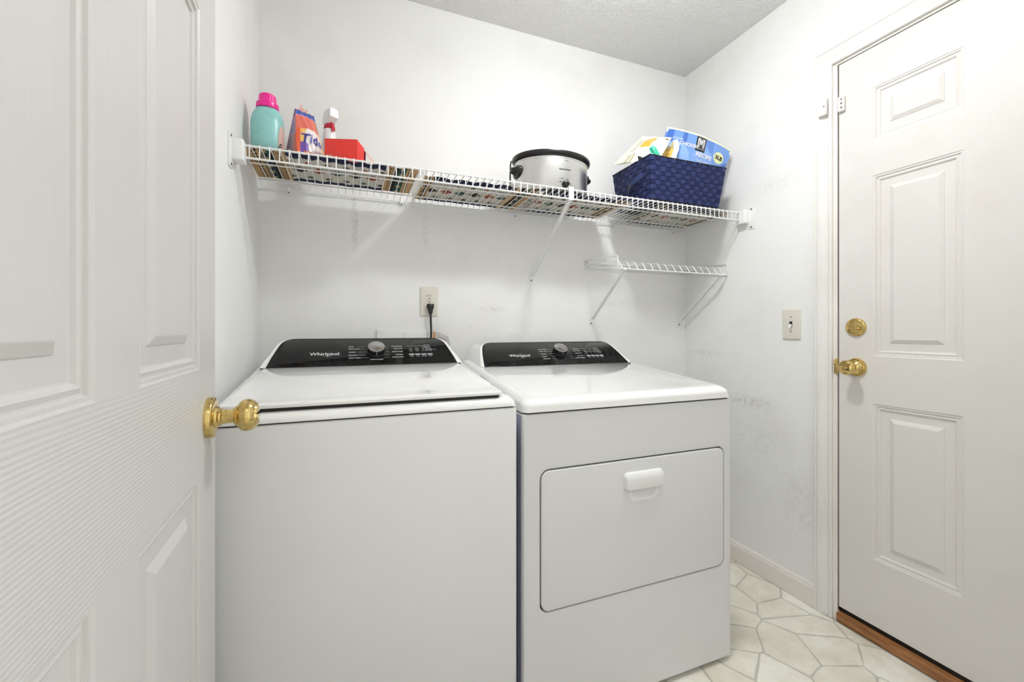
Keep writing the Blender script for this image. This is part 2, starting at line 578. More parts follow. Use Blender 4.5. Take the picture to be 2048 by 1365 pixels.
# stop behind the door leaf
box(bm, RX+0.048, RX+0.06, 1.004, 1.0165, 0.04, 2.0605)
struct('trim_2', bm, M['trim_old'], 'white door jamb lining the exterior doorway')
bm = NB()
box(bm, RX-0.010, RX+0.115, 0.2095, 1.0165, 0.0, 0.034, 0.004)
struct('trim_3', bm, M['oak'], 'varnished oak threshold under the exterior door', 30)
bm = NB()
box(bm, RX+0.012, RX+0.05, 0.2095, 1.0165, 0.0345, 0.056)
struct('trim_4', bm, M['gap'], 'black rubber sweep under the exterior door')
bm = NB()
box(bm, RX+0.0045, RX+0.045, 1.0127, 1.0164, 0.04, 2.0600)  # black strips put in the door gap to give its shade
box(bm, RX+0.0045, RX+0.045, 0.2100, 1.0127, 2.0578, 2.0603)
struct('trim_6', bm, M['gap'], 'black strip put in the gap round the exterior door for its shade')
bm = NB()
box(bm, -0.215, -0.201, FY0, FY1, 0, 2.06); box(bm, 0.621, 0.635, FY0, FY1, 0, 2.06); box(bm, -0.201, 0.621, FY0, FY1, 2.046, 2.06)
struct('trim_5', bm, M['trim'], 'white jamb of the doorway to the hall')

# ================================================================== DOORS
PROF = [(0.0, 0.0), (0.003, 0.0022), (0.007, 0.0024), (0.0085, 0.0058), (0.0105, 0.0060), (0.0155, 0.0044), (0.0185, 0.0058), (0.0205, 0.0092), (0.0225, 0.0096), (0.046, 0.0094), (0.047, 0.0080), (0.0575, 0.0026), (0.059, 0.0022)]
def panel_bm(a0, a1, b0, b1, P):
    bm = NB()
    rings = []
    for ins, d in PROF:
        rings.append([P(a0+ins, b0+ins, d), P(a1-ins, b0+ins, d), P(a1-ins, b1-ins, d), P(a0+ins, b1-ins, d)])
    loft(bm, rings, False, True)
    return bm
def slab_bm(a0, a1, b0, b1, P, t):
    bm = NB()
    vs = [bm.verts.new(P(a, b, d)) for d in (0, t) for a, b in ((a0, b0), (a1, b0), (a1, b1), (a0, b1))]
    for q in ((0, 1, 2, 3), (7, 6, 5, 4), (0, 4, 5, 1), (1, 5, 6, 2), (2, 6, 7, 3), (3, 7, 4, 0)):
        bm.faces.new([vs[i] for i in q])
    return bm
def six_panel(root, P, W, rows, b0, b1, st, mu, t, mh, mv):
    pw = (W-2*st-mu)/2
    cols = [(st, st+pw), (st+pw+mu, W-st)]
    for a in ((0, st), (W-st, W)):
        obj('stile', slab_bm(a[0], a[1], b0, b1, P, t), mv, root, 0)
    zs = [b0] + [z for r in rows for z in r] + [b1]
    for i in range(0, len(zs), 2):
        obj('rail', slab_bm(st, W-st, zs[i], zs[i+1], P, t), mh, root, 0)
    for r in rows:
        obj('mullion', slab_bm(cols[0][1], cols[1][0], r[0], r[1], P, t), mv, root, 0)
        for c in cols:
            bm = panel_bm(c[0], c[1], r[0], r[1], P)
            bm2 = slab_bm(c[0], c[1], r[0], r[1], lambda a, b, d: P(a, b, d+0.012), t-0.012)
            me = bpy.data.meshes.new('tmp'); bm2.to_mesh(me); bm.from_mesh(me); bpy.data.meshes.remove(me); bm2.free()
            obj('panel', bm, mv, root, 0)

# exterior door, closed, in the right wall
d1 = thing('door_1', 'white six-panel exterior door with brass deadbolt, closed', 'door', (RX+0.002, 1.0125, 0.0), kind='structure')
six_panel(d1, lambda a, b, d: (RX+0.002+d, 1.0125-a, b), 0.799, [(0.283, 0.822), (0.986, 1.612), (1.734, 1.918)], 0.054, 2.0575, 0.1075, 0.122, 0.044, M['door_steel'], M['door_steel'])

def ax_x(cx, cy, cz, sgn=-1, sy=1, sz=1):
    return lambda h, r, a: (cx+sgn*h, cy+r*sy*math.cos(a), cz+r*sz*math.sin(a))
fx = RX+0.002
# knob with rose (right door)
bm = NB()
lathe(bm, [(0, 0.033), (0.004, 0.033), (0.007, 0.0315), (0.0085, 0.028), (0.0075, 0.0265), (0.010, 0.025), (0.014, 0.020), (0.018, 0.016), (0.020, 0.0125), (0.034, 0.0125), (0.036, 0.016), (0.040, 0.017), (0.041, 0.0195), (0.045, 0.0225), (0.052, 0.0258), (0.058, 0.0262), (0.062, 0.0245), (0.0645, 0.0215), (0.0635, 0.019), (0.0650, 0.0165), (0.0640, 0.012), (0.0640, 0.0)], 40, ax_x(fx, 0.955, 0.944))
k1 = obj('door_knob', bm, M['brass'], d1, 40); k1['label'] = 'polished brass knob on the exterior door'
bm = NB()
rings = []
for h, s in ((0.0635, 1.0), (0.070, 0.9), (0.0715, 0.6)):
    rings.append([(fx-h, 0.955+0.0115*s*math.cos(2*PI*i/20), 0.944+0.0042*s*math.sin(2*PI*i/20)) for i in range(20)])
loft(bm, rings)
obj('turn_button', bm, M['brass'], k1, 40)
bm = NB()
lathe(bm, [(0, 0.0328), (0.003, 0.0328), (0.0062, 0.0312), (0.0085, 0.028), (0.0080, 0.024), (0.0088, 0.0225), (0.0075, 0.021), (0.0075, 0.0)], 40, ax_x(fx, 0.956, 1.087))
k2 = obj('deadbolt', bm, M['brass'], d1, 40); k2['label'] = 'round brass deadbolt with thumb turn'
bm = NB()
rings = []
for h, s in ((0.0068, 0.9), (0.013, 1.0), (0.018, 0.8), (0.0195, 0.5)):
    rings.append([(fx-h, 0.953+0.0195*s*math.cos(2*PI*i/24), 1.083+0.0062*s*math.sin(2*PI*i/24)*(0.5+0.5*abs(math.sin(2*PI*i/24)))) for i in range(24)])
loft(bm, rings)
obj('thumb_turn', bm, M['brass'], k2, 40)
bm = NB()
box(bm, RX-0.0035, RX+0.03, 1.0145, 1.0195, 0.912, 0.972, 0.0008)
box(bm, RX-0.006, RX+0.004, 1.0150, 1.026, 0.916, 0.968, 0.002)
o = obj('strike_plate', bm, M['brass'], d1, 40); o['label'] = 'brass strike plate on the jamb'

# swing-bar guard painted white: keeper on the casing, hinged piece on the door
g = thing('door_guard', 'white painted two-piece door guard on casing and door edge above the deadbolt', 'door latch', (RX-0.018, 1.055, 1.916))
bm = NB(); box(bm, RX-0.030, RX-0.0155, 1.039, 1.069, 1.884, 1.948, 0.004, 3); obj('keeper', bm, M['trim'], g, 40)
bm = NB(); box(bm, RX-0.012, RX+0.0015, 0.989, 1.011, 1.879, 1.935, 0.004, 3); h1 = obj('hinge_plate', bm, M['trim'], g, 40)
bm = NB()
for z in (1.892, 1.907, 1.922):
    lathe(bm, [(0, 0.0032), (0.0015, 0.003), (0.002, 0)], 10, ax_x(RX-0.0118, 0.9965, z))
obj('screw', bm, M['steel_screw'], h1)
bm = NB(); lathe(bm, [(0, 0.003), (0.0012, 0.0025), (0.0015, 0)], 10, ax_x(RX-0.030, 1.046, 1.916)); obj('screw', bm, M['steel_screw'], g)

# open interior door at the left (hinged on the front wall, swung against the left wall)
ang = math.atan2(0.9989, -0.0471)
d2 = thing('door_2', 'white six-panel wood-grain door with brass knob, swung open', 'door', (-0.200, 0.142, 0.0), ang, kind='structure', local=True)
six_panel(d2, lambda a, b, d: (a, d, b), 0.81, [(0.24, 0.829), (1.012, 1.616), (1.716, 1.91)], 0.012, 2.035, 0.1056, 0.099, 0.035, M['grain_h'], M['grain_v'])
bm = NB()
ax_y = lambda cx, cz: (lambda h, r, a: (cx+r*math.cos(a), -h, cz+r*math.sin(a)))
lathe(bm, [(0, 0.0362), (0.008, 0.0362), (0.0105, 0.0350), (0.0118, 0.0325), (0.0122, 0.020), (0.016, 0.0185), (0.0175, 0.0155), (0.021, 0.0150), (0.0225, 0.0132), (0.0285, 0.0130), (0.029, 0.0125), (0.0405, 0.0125), (0.041, 0.0165), (0.043, 0.0185), (0.046, 0.0195), (0.0475, 0.0225), (0.050, 0.0262), (0.055, 0.0288), (0.061, 0.0296), (0.066, 0.0288), (0.071, 0.0262), (0.0735, 0.0238), (0.0740, 0.0220), (0.0775, 0.0205), (0.0790, 0.016), (0.080, 0.009), (0.080, 0.0)], 48, ax_y(0.81-0.053, 0.921))
k = obj('door_knob', bm, M['brass'], d2, 40); k['label'] = 'polished brass knob on the open door'
bm = NB(); box(bm, 0.8095, 0.8112, 0.006, 0.029, 0.89, 0.95); obj('latch_plate', bm, M['brass'], d2)
for z in (0.25, 1.02, 1.83):
    bm = NB(); tube(bm, [(-0.006, -0.004, z-0.045), (-0.006, -0.004, z+0.045)], 0.006, 12); obj('hinge', bm, M['brass'], d2)

# ================================================================== WASHER AND DRYER
def console(root, cx, y0, z0, wv, vv, outline, pan, yback, glass, panel_shift=0.0):
    """slanted control console: outline/pan = half widths along t (0 bottom..1 top)"""
    def P(x, t, off=0.0):
        n = Vector((0, -vv, wv)).normalized()
        return Vector((cx+x, y0+wv*t, z0+vv*t)) + n*off
    def ring(ol):
        pts = [(h, t) for h, t in ol]
        return pts + [(-h, t) for h, t in reversed(pts)]
    bm = NB()
    fr = ring(outline)
    front = [P(x, t) for x, t in fr]
    back = [Vector((p.x, yback, p.z)) for p in front]
    # shell with rounded rim
    rim = [Vector((cx+(p.x-cx)*0.992, p.y+0.0, p.z-0.0)) for p in front]
    loft(bm, [back, [p+Vector((0, 0.004, 0)) for p in front], [P(x*0.994, t if t < 0.99 else 0.985, 0.002) for x, t in fr]])
    obj('console', bm, M['enamel_gloss'], root, 50)
    bm = NB()
    pr_ = ring(pan)
    loft(bm, [[P(x, t, 0.001) for x, t in pr_], [P(x, t, 0.0030) for x, t in pr_], [P(x*0.997, 0.006+t*0.988, 0.0036) for x, t in pr_]])
    gp = obj('control_panel', bm, glass, root, 30)
    gp['label'] = 'glossy black control panel'
    return P, gp
def on_panel(P, cx, off=0.0045):
    # local frame in metres: x from centre, y up the slope from the panel's bottom edge
    def mk(ox, oy, Ls):
        return lambda x, y: P(ox+x, (oy+y)/Ls, off)
    return mk
def dial(root, P, x, t, r=0.030):
    n = (P(0, 0, 1)-P(0, 0, 0)).normalized()
    c = P(x, t, 0.003)
    M3 = Vector((0, 0, 1)).rotation_difference(n).to_matrix()
    ko = bpy.data.objects.new('knob', None)
    bm = NB()
    prof = [(0, r*1.06), (0.002, r*1.06), (0.004, r), (0.020, r*0.97), (0.0215, r*0.95)]
    lathe(bm, prof, 40, lambda h, rr, a: (rr*math.cos(a), rr*math.sin(a), h))
    me = bpy.data.meshes.new('knob'); 
    bmesh.ops.recalc_face_normals(bm, faces=bm.faces)
    bm.to_mesh(me); bm.free()
    for p in me.polygons: p.use_smooth = True
    me.set_sharp_from_angle(angle=math.radians(35)); me.materials.append(M['black_plastic'])
    ko = bpy.data.objects.new('knob', me); COL.objects.link(ko)
    ko.parent = root; ko.location = c - Vector(ORG[root.name]); ko.rotation_mode = 'QUATERNION'
    ko.rotation_quaternion = M3.to_quaternion()
    ORG[ko.name] = (0, 0, 0)
    bm = NB()
    lathe(bm, [(0.0215, r*0.95), (0.0226, r*0.93), (0.0229, r*0.90), (0.0229, 0.0)], 48, lambda h, rr, a: (rr*math.cos(a), rr*math.sin(a), h), cap=False)
    cap = obj('knob_cap', bm, M['spun'], ko, 35); cap['label'] = 'spun silver face of the dial'
    bm = NB(); 
    bm.faces.new([bm.verts.new(p) for p in ((-0.0006, -r*0.98-0.0008, 0.006), (0.0006, -r*0.98-0.0008, 0.006), (0.0006, -r*0.96-0.0008, 0.019), (-0.0006, -r*0.96-0.0008, 0.019))])
    obj('pointer', bm, M['print_white'], ko, 0)
def whirl_logo(bm, mk, ox, oy, Ls, w):
    pl = mk(ox, oy, Ls)
    text_bm(bm, 'Whirlpool', w*0.232, pl, 'LEFT', 0.0002)
    # orbit swoosh round the letters
    pts = []
    for i in range(25):
        a = math.radians(-160+235*i/24)
        pts.append((w*0.56+w*0.150*math.cos(a), w*0.0+w*0.135*math.sin(a), (0.2+0.8*math.sin(PI*i/24))*w*0.010))
    for (x0, y0, h0), (x1, y1, h1) in zip(pts, pts[1:]):
        a = math.atan2(y0, x0-w*0.56); b = math.atan2(y1, x1-w*0.56)
        bm.faces.new([bm.verts.new(pl(*p)) for p in ((x0, y0), (x1, y1), (x1+h1*math.cos(b), y1+h1*math.sin(b)), (x0+h0*math.cos(a), y0+h0*math.sin(a)))])

# ---- washer
WX0, WX1, WY0, WY1 = -0.288, 0.411, 1.020, 1.715
WC = (WX0+WX1)/2
wa = thing('washing_machine', 'white top-loading washer with black control panel, left of the dryer', 'washer', (WC, (WY0+WY1)/2, 0))
bm = NB()
rstack(bm, WX0, WX1, WY0, WY1, [(0.016, 0.0, 0.010, 0), (0.870, 0.0, 0.010, 0), (0.8735, 0.0015, 0.010, 0), (0.8750, 0.004, 0.009, 0)])
obj('cabinet', bm, M['enamel'], wa, 40)
bm = NB(); rstack(bm, WX0+0.006, WX1-0.006, WY0+0.006, WY1-0.006, [(0.8745, 0, 0.008, 0), (0.8795, 0, 0.008, 0)])
obj('seam_gap_shade', bm, M['gap'], wa, 0)  # black slab set in the cabinet seam, stands in for the gap's shade
bm = NB()
lv = [(0.8785, 0.0005, 0.012, 0), (0.8795, 0.0, 0.014, 0.0)]
for i in range(9):
    a = PI/2*i/8
    lv.append((0.882+0.0215*math.sin(a), 0.026*(1-math.cos(a)), 0.020, 0.15+0.85*math.sin(a)))
rstack(bm, WX0, WX1, WY0, WY1, lv, 0.108, 1.03)
obj('top_deck', bm, M['enamel_gloss'], wa, 60)
# lid
LXa, LXb, LYa, LYb = WC-0.3155, WC+0.3135, 1.028, 1.515
bm = NB()
rstack(bm, LXa, LXb, LYa, LYb, [(0.9085, 0.003, 0.012, 1), (0.9095, 0.0005, 0.014, 1), (0.9155, 0.0, 0.014, 1), (0.9185, 0.0015, 0.014, 1), (0.9200, 0.006, 0.012, 1), (0.9202, 0.012, 0.010, 1)], 0.079, 1.03)
g_ = bm.verts[:]+bm.edges[:]+bm.faces[:]
bmesh.ops.bisect_plane(bm, geom=g_, plane_co=(0, 1.125, 0), plane_no=(0, 1, 0))
bmesh.ops.bisect_plane(bm, geom=bm.verts[:]+bm.edges[:]+bm.faces[:], plane_co=(0, 1.133, 0), plane_no=(0, 1, 0))
for v in bm.verts:
    if v.co.y < 1.1255 and v.co.z > 0.9195: v.co.z -= 0.0022*(1 if v.co.y > 1.12 else max(0, (v.co.y-1.045)/0.08))
obj('lid', bm, M['enamel_gloss'], wa, 25)
bm = NB(); box(bm, LXa+0.012, LXb-0.012, 1.0315, 1.05, 0.902, 0.9115); obj('lid_gap_shade', bm, M['gap'], wa, 0)  # black strip added under the lid front as the shade of the gap
def corner(h_side, h_top, n=7, r=0.035, t_top=1.0, Ls=0.148):
    """outline from bottom corner up the side, rounded into the top edge"""
    (hb, hm) = h_side
    pts = [(hb, 0.0), (hb*0.62+hm*0.38, 0.22), (hm, 0.5)]
    x1, t1 = hm - (hm-h_top)*0.55, 0.5+0.5*0.62
    pts.append((hm-(hm-h_top)*0.22, 0.68))
    for i in range(n+1):
        s = i/n
        # quadratic bezier: side -> apex -> top
        ax, at = hm-(hm-h_top)*0.30, 0.74
        bx, bt = hm-(hm-h_top)*0.62, 1.0
        cx_, ct = h_top-0.03, 1.0
        pts.append(((1-s)**2*ax+2*s*(1-s)*bx+s*s*cx_, (1-s)**2*at+2*s*(1-s)*bt+s*s*ct))
    return pts
Lw = math.hypot(0.12, 0.087)
Pw, gpw = console(wa, WC+0.001, 1.500, 0.957, 0.12, 0.0875, corner((0.324, 0.301), 0.268), corner((0.305, 0.289), 0.258), 1.705, M['glass_black'])
mk = on_panel(Pw, WC)
bm = NB()
whirl_logo(bm, mk, -0.1845, 0.060, Lw, 0.094)
gl = obj('logo', bm, M['print_white'], gpw, 0)
bm = NB()
for i, (s, y) in enumerate((('JEANS', 0.097), ('HEAVY DUTY', 0.084), ('WHITES', 0.067), ('BEDDING', 0.050), ('QUICK WASH', 0.036))):
    text_bm(bm, s, 0.0062, mk(-0.064, y, Lw), 'LEFT', 0.0001)
    flat_quad(bm, mk(0, y, Lw), -0.034 if i != 1 and i != 4 else -0.024, (-0.012 if i < 4 else 0.0)-0.0, -0.0003, 0.0003)
for i, (s, y) in enumerate((('ACTIVEWEAR', 0.097), ('DELICATES', 0.084), ('BULKY ITEMS', 0.067), ('NORMAL', 0.050), ('DRAIN & SPIN', 0.036))):
    text_bm(bm, s, 0.0062, mk(0.118, y, Lw), 'RIGHT', 0.0001)
    flat_quad(bm, mk(0, y, Lw), 0.052, 0.070, -0.0003, 0.0003)
text_bm(bm, 'CLEAN WASHER', 0.0058, mk(0.027, 0.026, Lw), 'CENTER', 0.0001)
for x0, y0, ww, hh in ((0.197, 0.087, 0.020, 0.016), (0.201, 0.068, 0.020, 0.016)):
    for q in ((x0, x0+ww, y0, y0+0.0009), (x0, x0+ww, y0+hh-0.0009, y0+hh), (x0, x0+0.0009, y0, y0+hh), (x0+ww-0.0009, x0+ww, y0, y0+hh)):
        flat_quad(bm, mk(0, 0, Lw), *q)
text_bm(bm, 'START', 0.0048, mk(0.207, 0.095, Lw), 'CENTER', 0.0001)
text_bm(bm, 'PAUSE', 0.0048, mk(0.211, 0.076, Lw), 'CENTER', 0.0001)
text_bm(bm, 'POWER', 0.004, mk(0.231, 0.076, Lw), 'CENTER', 0.0)
for i, s in enumerate(('SOIL', 'LOAD', 'TEMP', 'SPIN', 'RINSE')):
    text_bm(bm, s, 0.0044, mk(0.139+0.0125*i, 0.098, Lw), 'CENTER', 0.0)
for c, lab in enumerate((('HOT', 'WARM', 'COOL'), ('HEAVY', 'MEDIUM', 'LIGHT'), ('FAST', 'MED', 'SLOW'))):
    for r, s in enumerate(lab):
        text_bm(bm, s, 0.0044, mk(0.147+0.0225*c, 0.086-0.0085*r, Lw), 'CENTER', 0.0)
for i, s in enumerate(('TEMP', 'SOIL', 'OPTIONS', 'RINSE')):
    text_bm(bm, s, 0.0044, mk(0.147+0.022*i, 0.038, Lw), 'CENTER', 0.0)
obj('lettering', bm, M['print_white'], gpw, 0)['kind'] = 'stuff'
bm = NB()
for i in range(4):
    x = 0.138+0.022*i
    flat_quad(bm, mk(0, 0, Lw), x, x+0.018, 0.044, 0.054)
obj('touch_button', bm, M['print_grey'], gpw, 0)['kind'] = 'stuff'
dial(wa, Pw, 0.027, 0.49)
for (x, y) in ((WX0+0.05, WY0+0.05), (WX1-0.05, WY0+0.05), (WX0+0.05, WY1-0.05), (WX1-0.05, WY1-0.05)):
    bm = NB(); lathe(bm, [(0.0, 0.02), (0.017, 0.02)], 14, axis_z(x, y)); obj('foot', bm, M['black_plastic'], wa)

# ---- dryer
DX0, DX1, DY0, DY1 = 0.428, 1.1635, 1.020, 1.735
DC = (DX0+DX1)/2
dr = thing('clothes_dryer', 'white front-loading dryer with drop-down door, right of the washer', 'dryer', (DC, (DY0+DY1)/2, 0))
dx0, dx1, dz0, dz1 = 0.480, 1.130, 0.3185, 0.6975
# cabinet: body plus a front skin with an opening for the door
bm = NB()
rstack(bm, DX0, DX1, DY0+0.012, DY1, [(0.014, 0.0, 0.006, 0), (0.8535, 0.0, 0.006, 0)])
obj('cabinet', bm, M['enamel'], dr, 40)
def rrect(x0, x1, z0, z1, r, n=6):
    return rr_pts(x0, x1, z0, z1, r, n)
bm = NB()
outer = rrect(DX0, DX1, 0.014, 0.8535, 0.004); inner = rrect(dx0-0.003, dx1+0.003, dz0-0.003, dz1+0.003, 0.026)
rings = [[(x, DY0+0.012, z) for x, z in outer],
         [(x, DY0+0.006, z) for x, z in outer],
         [(x, DY0+0.0015, z) for x, z in rrect(DX0+0.003, DX1-0.003, 0.016, 0.8515, 0.004)],
         [(x, DY0, z) for x, z in rrect(DX0+0.008, DX1-0.008, 0.018, 0.8500, 0.004)],
         [(x, DY0, z) for x, z in rrect(DX0+0.011, DX1-0.011, 0.021, 0.8470, 0.004)],
         [(x, DY0, z) for x, z in rrect(dx0-0.012, dx1+0.012, dz0-0.012, dz1+0.012, 0.033)],
         [(x, DY0, z) for x, z in rrect(dx0-0.008, dx1+0.008, dz0-0.008, dz1+0.008, 0.030)],
         [(x, DY0+0.0012, z) for x, z in rrect(dx0-0.0045, dx1+0.0045, dz0-0.0045, dz1+0.0045, 0.0275)],
         [(x, DY0+0.012, z) for x, z in inner]]
loft(bm, rings, False, False)
obj('front_panel', bm, M['enamel'], dr, 35)
bm = NB()
loft(bm, [[(x, DY0+0.0115, z) for x, z in rrect(dx0-0.004, dx1+0.004, dz0-0.004, dz1+0.004, 0.025)], [(x, DY0+0.0095, z) for x, z in rrect(dx0-0.004, dx1+0.004, dz0-0.004, dz1+0.004, 0.025)]])
obj('door_backing', bm, M['gap'], dr, 0)  # black sheet behind the door, showing round its edge
bm = NB()
loft(bm, [[(x, DY0+0.010, z) for x, z in rrect(dx0, dx1, dz0, dz1, 0.024)],
          [(x, DY0+0.001, z) for x, z in rrect(dx0, dx1, dz0, dz1, 0.024)],
          [(x, DY0-0.001, z) for x, z in rrect(dx0+0.002, dx1-0.002, dz0+0.002, dz1-0.002, 0.022)],
          [(x, DY0-0.0016, z) for x, z in rrect(dx0+0.006, dx1-0.006, dz0+0.006, dz1-0.006, 0.018)]])
dd = obj('door', bm, M['enamel'], dr, 35)
# scooped recess rim and pull bar
HX0, HX1 = 0.742, 0.882
bm = NB()
def hood(y, ins, zt, zb):
    return [(x, y, z) for x, z in rr_pts(HX0+ins, HX1-ins, zb+ins*0.4, zt-ins, 0.012, 5)]
loft(bm, [hood(DY0-0.001, 0.0, 0.6625, 0.613), hood(DY0-0.010, 0.0015, 0.6620, 0.612), hood(DY0-0.015, 0.005, 0.659, 0.612), hood(DY0-0.0165, 0.010, 0.654, 0.614)])
obj('handle', bm, M['plastic_white'], dd, 35)
bm = NB()
rg = []
for ins, d in ((0.0, -0.0012), (0.003, -0.0018), (0.009, -0.0013), (0.016, 0.0000), (0.024, 0.0004)):
    rg.append([(x, DY0+d-0.0006, z) for x, z in rr_pts(0.762+ins*0.5, 0.866-ins*0.5, 0.5735+ins, 0.618, 0.024, 6)])
loft(bm, rg, False, True)
obj('handle_recess', bm, M['plastic_white'], dd, 35)
bm = NB(); rstack(bm, DX0+0.005, DX1-0.005, DY0+0.005, DY1-0.005, [(0.853, 0, 0.012, 0), (0.8585, 0, 0.012, 0)])
obj('seam_gap_shade', bm, M['gap'], dr, 0)  # black slab below the top, stands in for shade in the seam
bm = NB()
lv = [(0.8572, 0.002, 0.018, 0), (0.8580, 0.0, 0.020, 0)]
for i in range(10):
    a = PI/2*i/9
    lv.append((0.872+0.022*math.sin(a), 0.0005+0.028*(1-math.cos(a)), 0.026, 0.1+0.9*math.sin(a)))
rstack(bm, DX0-0.0005, DX1+0.0005, DY0-0.003, DY1, lv, 0.092, 1.03, 7)
obj('top', bm, M['enamel_gloss'], dr, 60)
Ld = math.hypot(0.125, 0.0865)
Pd, gpd = console(dr, DC-0.002, 1.500, 0.937, 0.125, 0.0865, corner((0.337, 0.322), 0.292), corner((0.322, 0.311), 0.284), 1.725, M['glass_black'])
mk = on_panel(Pd, DC)
bm = NB(); whirl_logo(bm, mk, -0.205, 0.060, Ld, 0.092); obj('logo', bm, M['print_white'], gpd, 0)
bm = NB()
for i, (s, y) in enumerate((('BULKY ITEMS', 0.097), ('HEAVY DUTY', 0.084), ('NORMAL', 0.067), ('CASUAL', 0.050), ('DELICATES', 0.036))):
    text_bm(bm, s, 0.0062, mk(-0.066, y, Ld), 'LEFT', 0.0001)
    flat_quad(bm, mk(0, y, Ld), -0.026, -0.008, -0.0003, 0.0003)
for i, (s, y) in enumerate((('TIMED DRY', 0.097), ('QUICK DRY', 0.084), ('TOUCH UP', 0.067), ('AIR ONLY', 0.050), ('STEAM REFRESH', 0.036))):
    text_bm(bm, s, 0.0062, mk(0.125, y, Ld), 'RIGHT', 0.0001)
    flat_quad(bm, mk(0, y, Ld), 0.060, 0.074, -0.0003, 0.0003)
for x0, y0, ww, hh in ((0.200, 0.087, 0.018, 0.016), (0.204, 0.068, 0.018, 0.016)):
    for q in ((x0, x0+ww, y0, y0+0.0009), (x0, x0+ww, y0+hh-0.0009, y0+hh), (x0, x0+0.0009, y0, y0+hh), (x0+ww-0.0009, x0+ww, y0, y0+hh)):
        flat_quad(bm, mk(0, 0, Ld), *q)
text_bm(bm, 'START', 0.0045, mk(0.209, 0.095, Ld), 'CENTER', 0.0)
text_bm(bm, 'PAUSE', 0.0045, mk(0.213, 0.076, Ld), 'CENTER', 0.0)
for i, s in enumerate(('SENSING', 'WET', 'COOL', 'DONE')):
    text_bm(bm, s, 0.0042, mk(0.146+0.0150*i, 0.098, Ld), 'CENTER', 0.0)
for c in range(3):
    for r, s in enumerate(('MORE', 'NORMAL', 'LESS')):
        text_bm(bm, s, 0.0042, mk(0.150+0.0215*c, 0.086-0.0085*r, Ld), 'CENTER', 0.0)
for i, s in enumerate(('TEMP', 'TIME', 'LEVEL', 'SIGNAL')):
    text_bm(bm, s, 0.0042, mk(0.150+0.021*i, 0.038, Ld), 'CENTER', 0.0)
obj('lettering', bm, M['print_white'], gpd, 0)['kind'] = 'stuff'
bm = NB()
for i in range(4):
    x = 0.142+0.021*i
    flat_quad(bm, mk(0, 0, Ld), x, x+0.017, 0.044, 0.054)
obj('touch_button', bm, M['print_grey'], gpd, 0)['kind'] = 'stuff'
dial(dr, Pd, 0.027, 0.54)
# lilac shipping film left on the dryer's side
bm = NB(); box(bm, DX0-0.0008, DX0, DY0+0.016, DY0+0.16, 0.03, 0.848); o = obj('protective_film', bm, M['film'], dr, 0); o['label'] = 'lilac film left on the side'
for (x, y) in ((DX0+0.05, DY0+0.06), (DX1-0.05, DY0+0.06), (DX0+0.05, DY1-0.05), (DX1-0.05, DY1-0.05)):
    bm = NB(); lathe(bm, [(0.0, 0.018), (0.015, 0.018)], 14, axis_z(x, y)); obj('foot', bm, M['black_plastic'], dr)

# ================================================================== WALL FITTINGS
def wall_plate(root, P, w_, h_, m):
    """P(x, z, d): point on the wall, d out of it"""
    bm = NB()
    loft(bm, [[P(x, z, d) for x, z in rr_pts(-w_/2+i, w_/2-i, -h_/2+i, h_/2-i, 0.004, 4)] for d, i in ((0, 0), (0.003, 0.0), (0.0055, 0.0025), (0.006, 0.005))])
    return obj('plate', bm, m, root, 35)
ou = thing('wall_outlet', 'almond duplex outlet on the back wall above the washer', 'outlet', (0.314, BY, 1.1965))
PO = lambda x, z, d: (0.314+x, BY-d, 1.1965+z)
wall_plate(ou, PO, 0.076, 0.123, M['plate'])
for zc in (0.0195, -0.0235):
    bm = NB()
    loft(bm, [[PO(x, z, d) for x, z in rr_pts(-0.0165, 0.0165, zc-0.0145, zc+0.0145, 0.012, 5)] for d in (0.0055, 0.0075)])
    so = obj('socket', bm, M['plate'], ou, 35)
    bm = NB()
    for x0, x1, z0, z1 in ((-0.0078, -0.0054, 0.0005, 0.009), (0.0052, 0.0072, 0.0015, 0.0085)):
        flat_quad(bm, lambda a, b: PO(a, b, 0.0078), x0, x1, zc+z0, zc+z1)
    bm.faces.new([bm.verts.new(PO(0.0026*math.cos(a*PI/6), zc-0.0068+0.0026*math.sin(a*PI/6), 0.0078)) for a in range(12)])
    obj('slot', bm, M['plate_dark'], so, 0)
bm = NB(); lathe(bm, [(0, 0.0028), (0.001, 0.002), (0.0012, 0)], 12, lambda h, r, a: PO(r*math.cos(a), -0.002+r*math.sin(a), 0.006+h)); obj('screw', bm, M['steel_screw'], ou)

pl = thing('power_cord', 'black plug and cord hanging from the outlet behind the washer', 'power cord', (0.316, BY-0.008, 1.17))
bm = NB()
rg = []
for z, hw, hd, y in ((1.186, 0.0130, 0.010, 0.020), (1.184, 0.0150, 0.013, 0.020), (1.172, 0.0155, 0.014, 0.020), (1.164, 0.0120, 0.013, 0.021), (1.156, 0.0095, 0.010, 0.023), (1.142, 0.0070, 0.008, 0.025)):
    rg.append([(0.316+hw*math.cos(2*PI*i/16), BY-0.0085-y+0.0085+hd*math.sin(2*PI*i/16)*0.8, z) for i in range(16)])
loft(bm, rg)
obj('plug', bm, M['black_plastic'], pl, 50)
bm = NB()
tube(bm, [(0.316, BY-0.025, 1.150), (0.3165, BY-0.026, 1.12), (0.3185, BY-0.022, 1.085), (0.3195, BY-0.018, 1.02), (0.32, BY-0.018, 0.9)], 0.0042, 10)
obj('cord', bm, M['cord'], pl, 60)

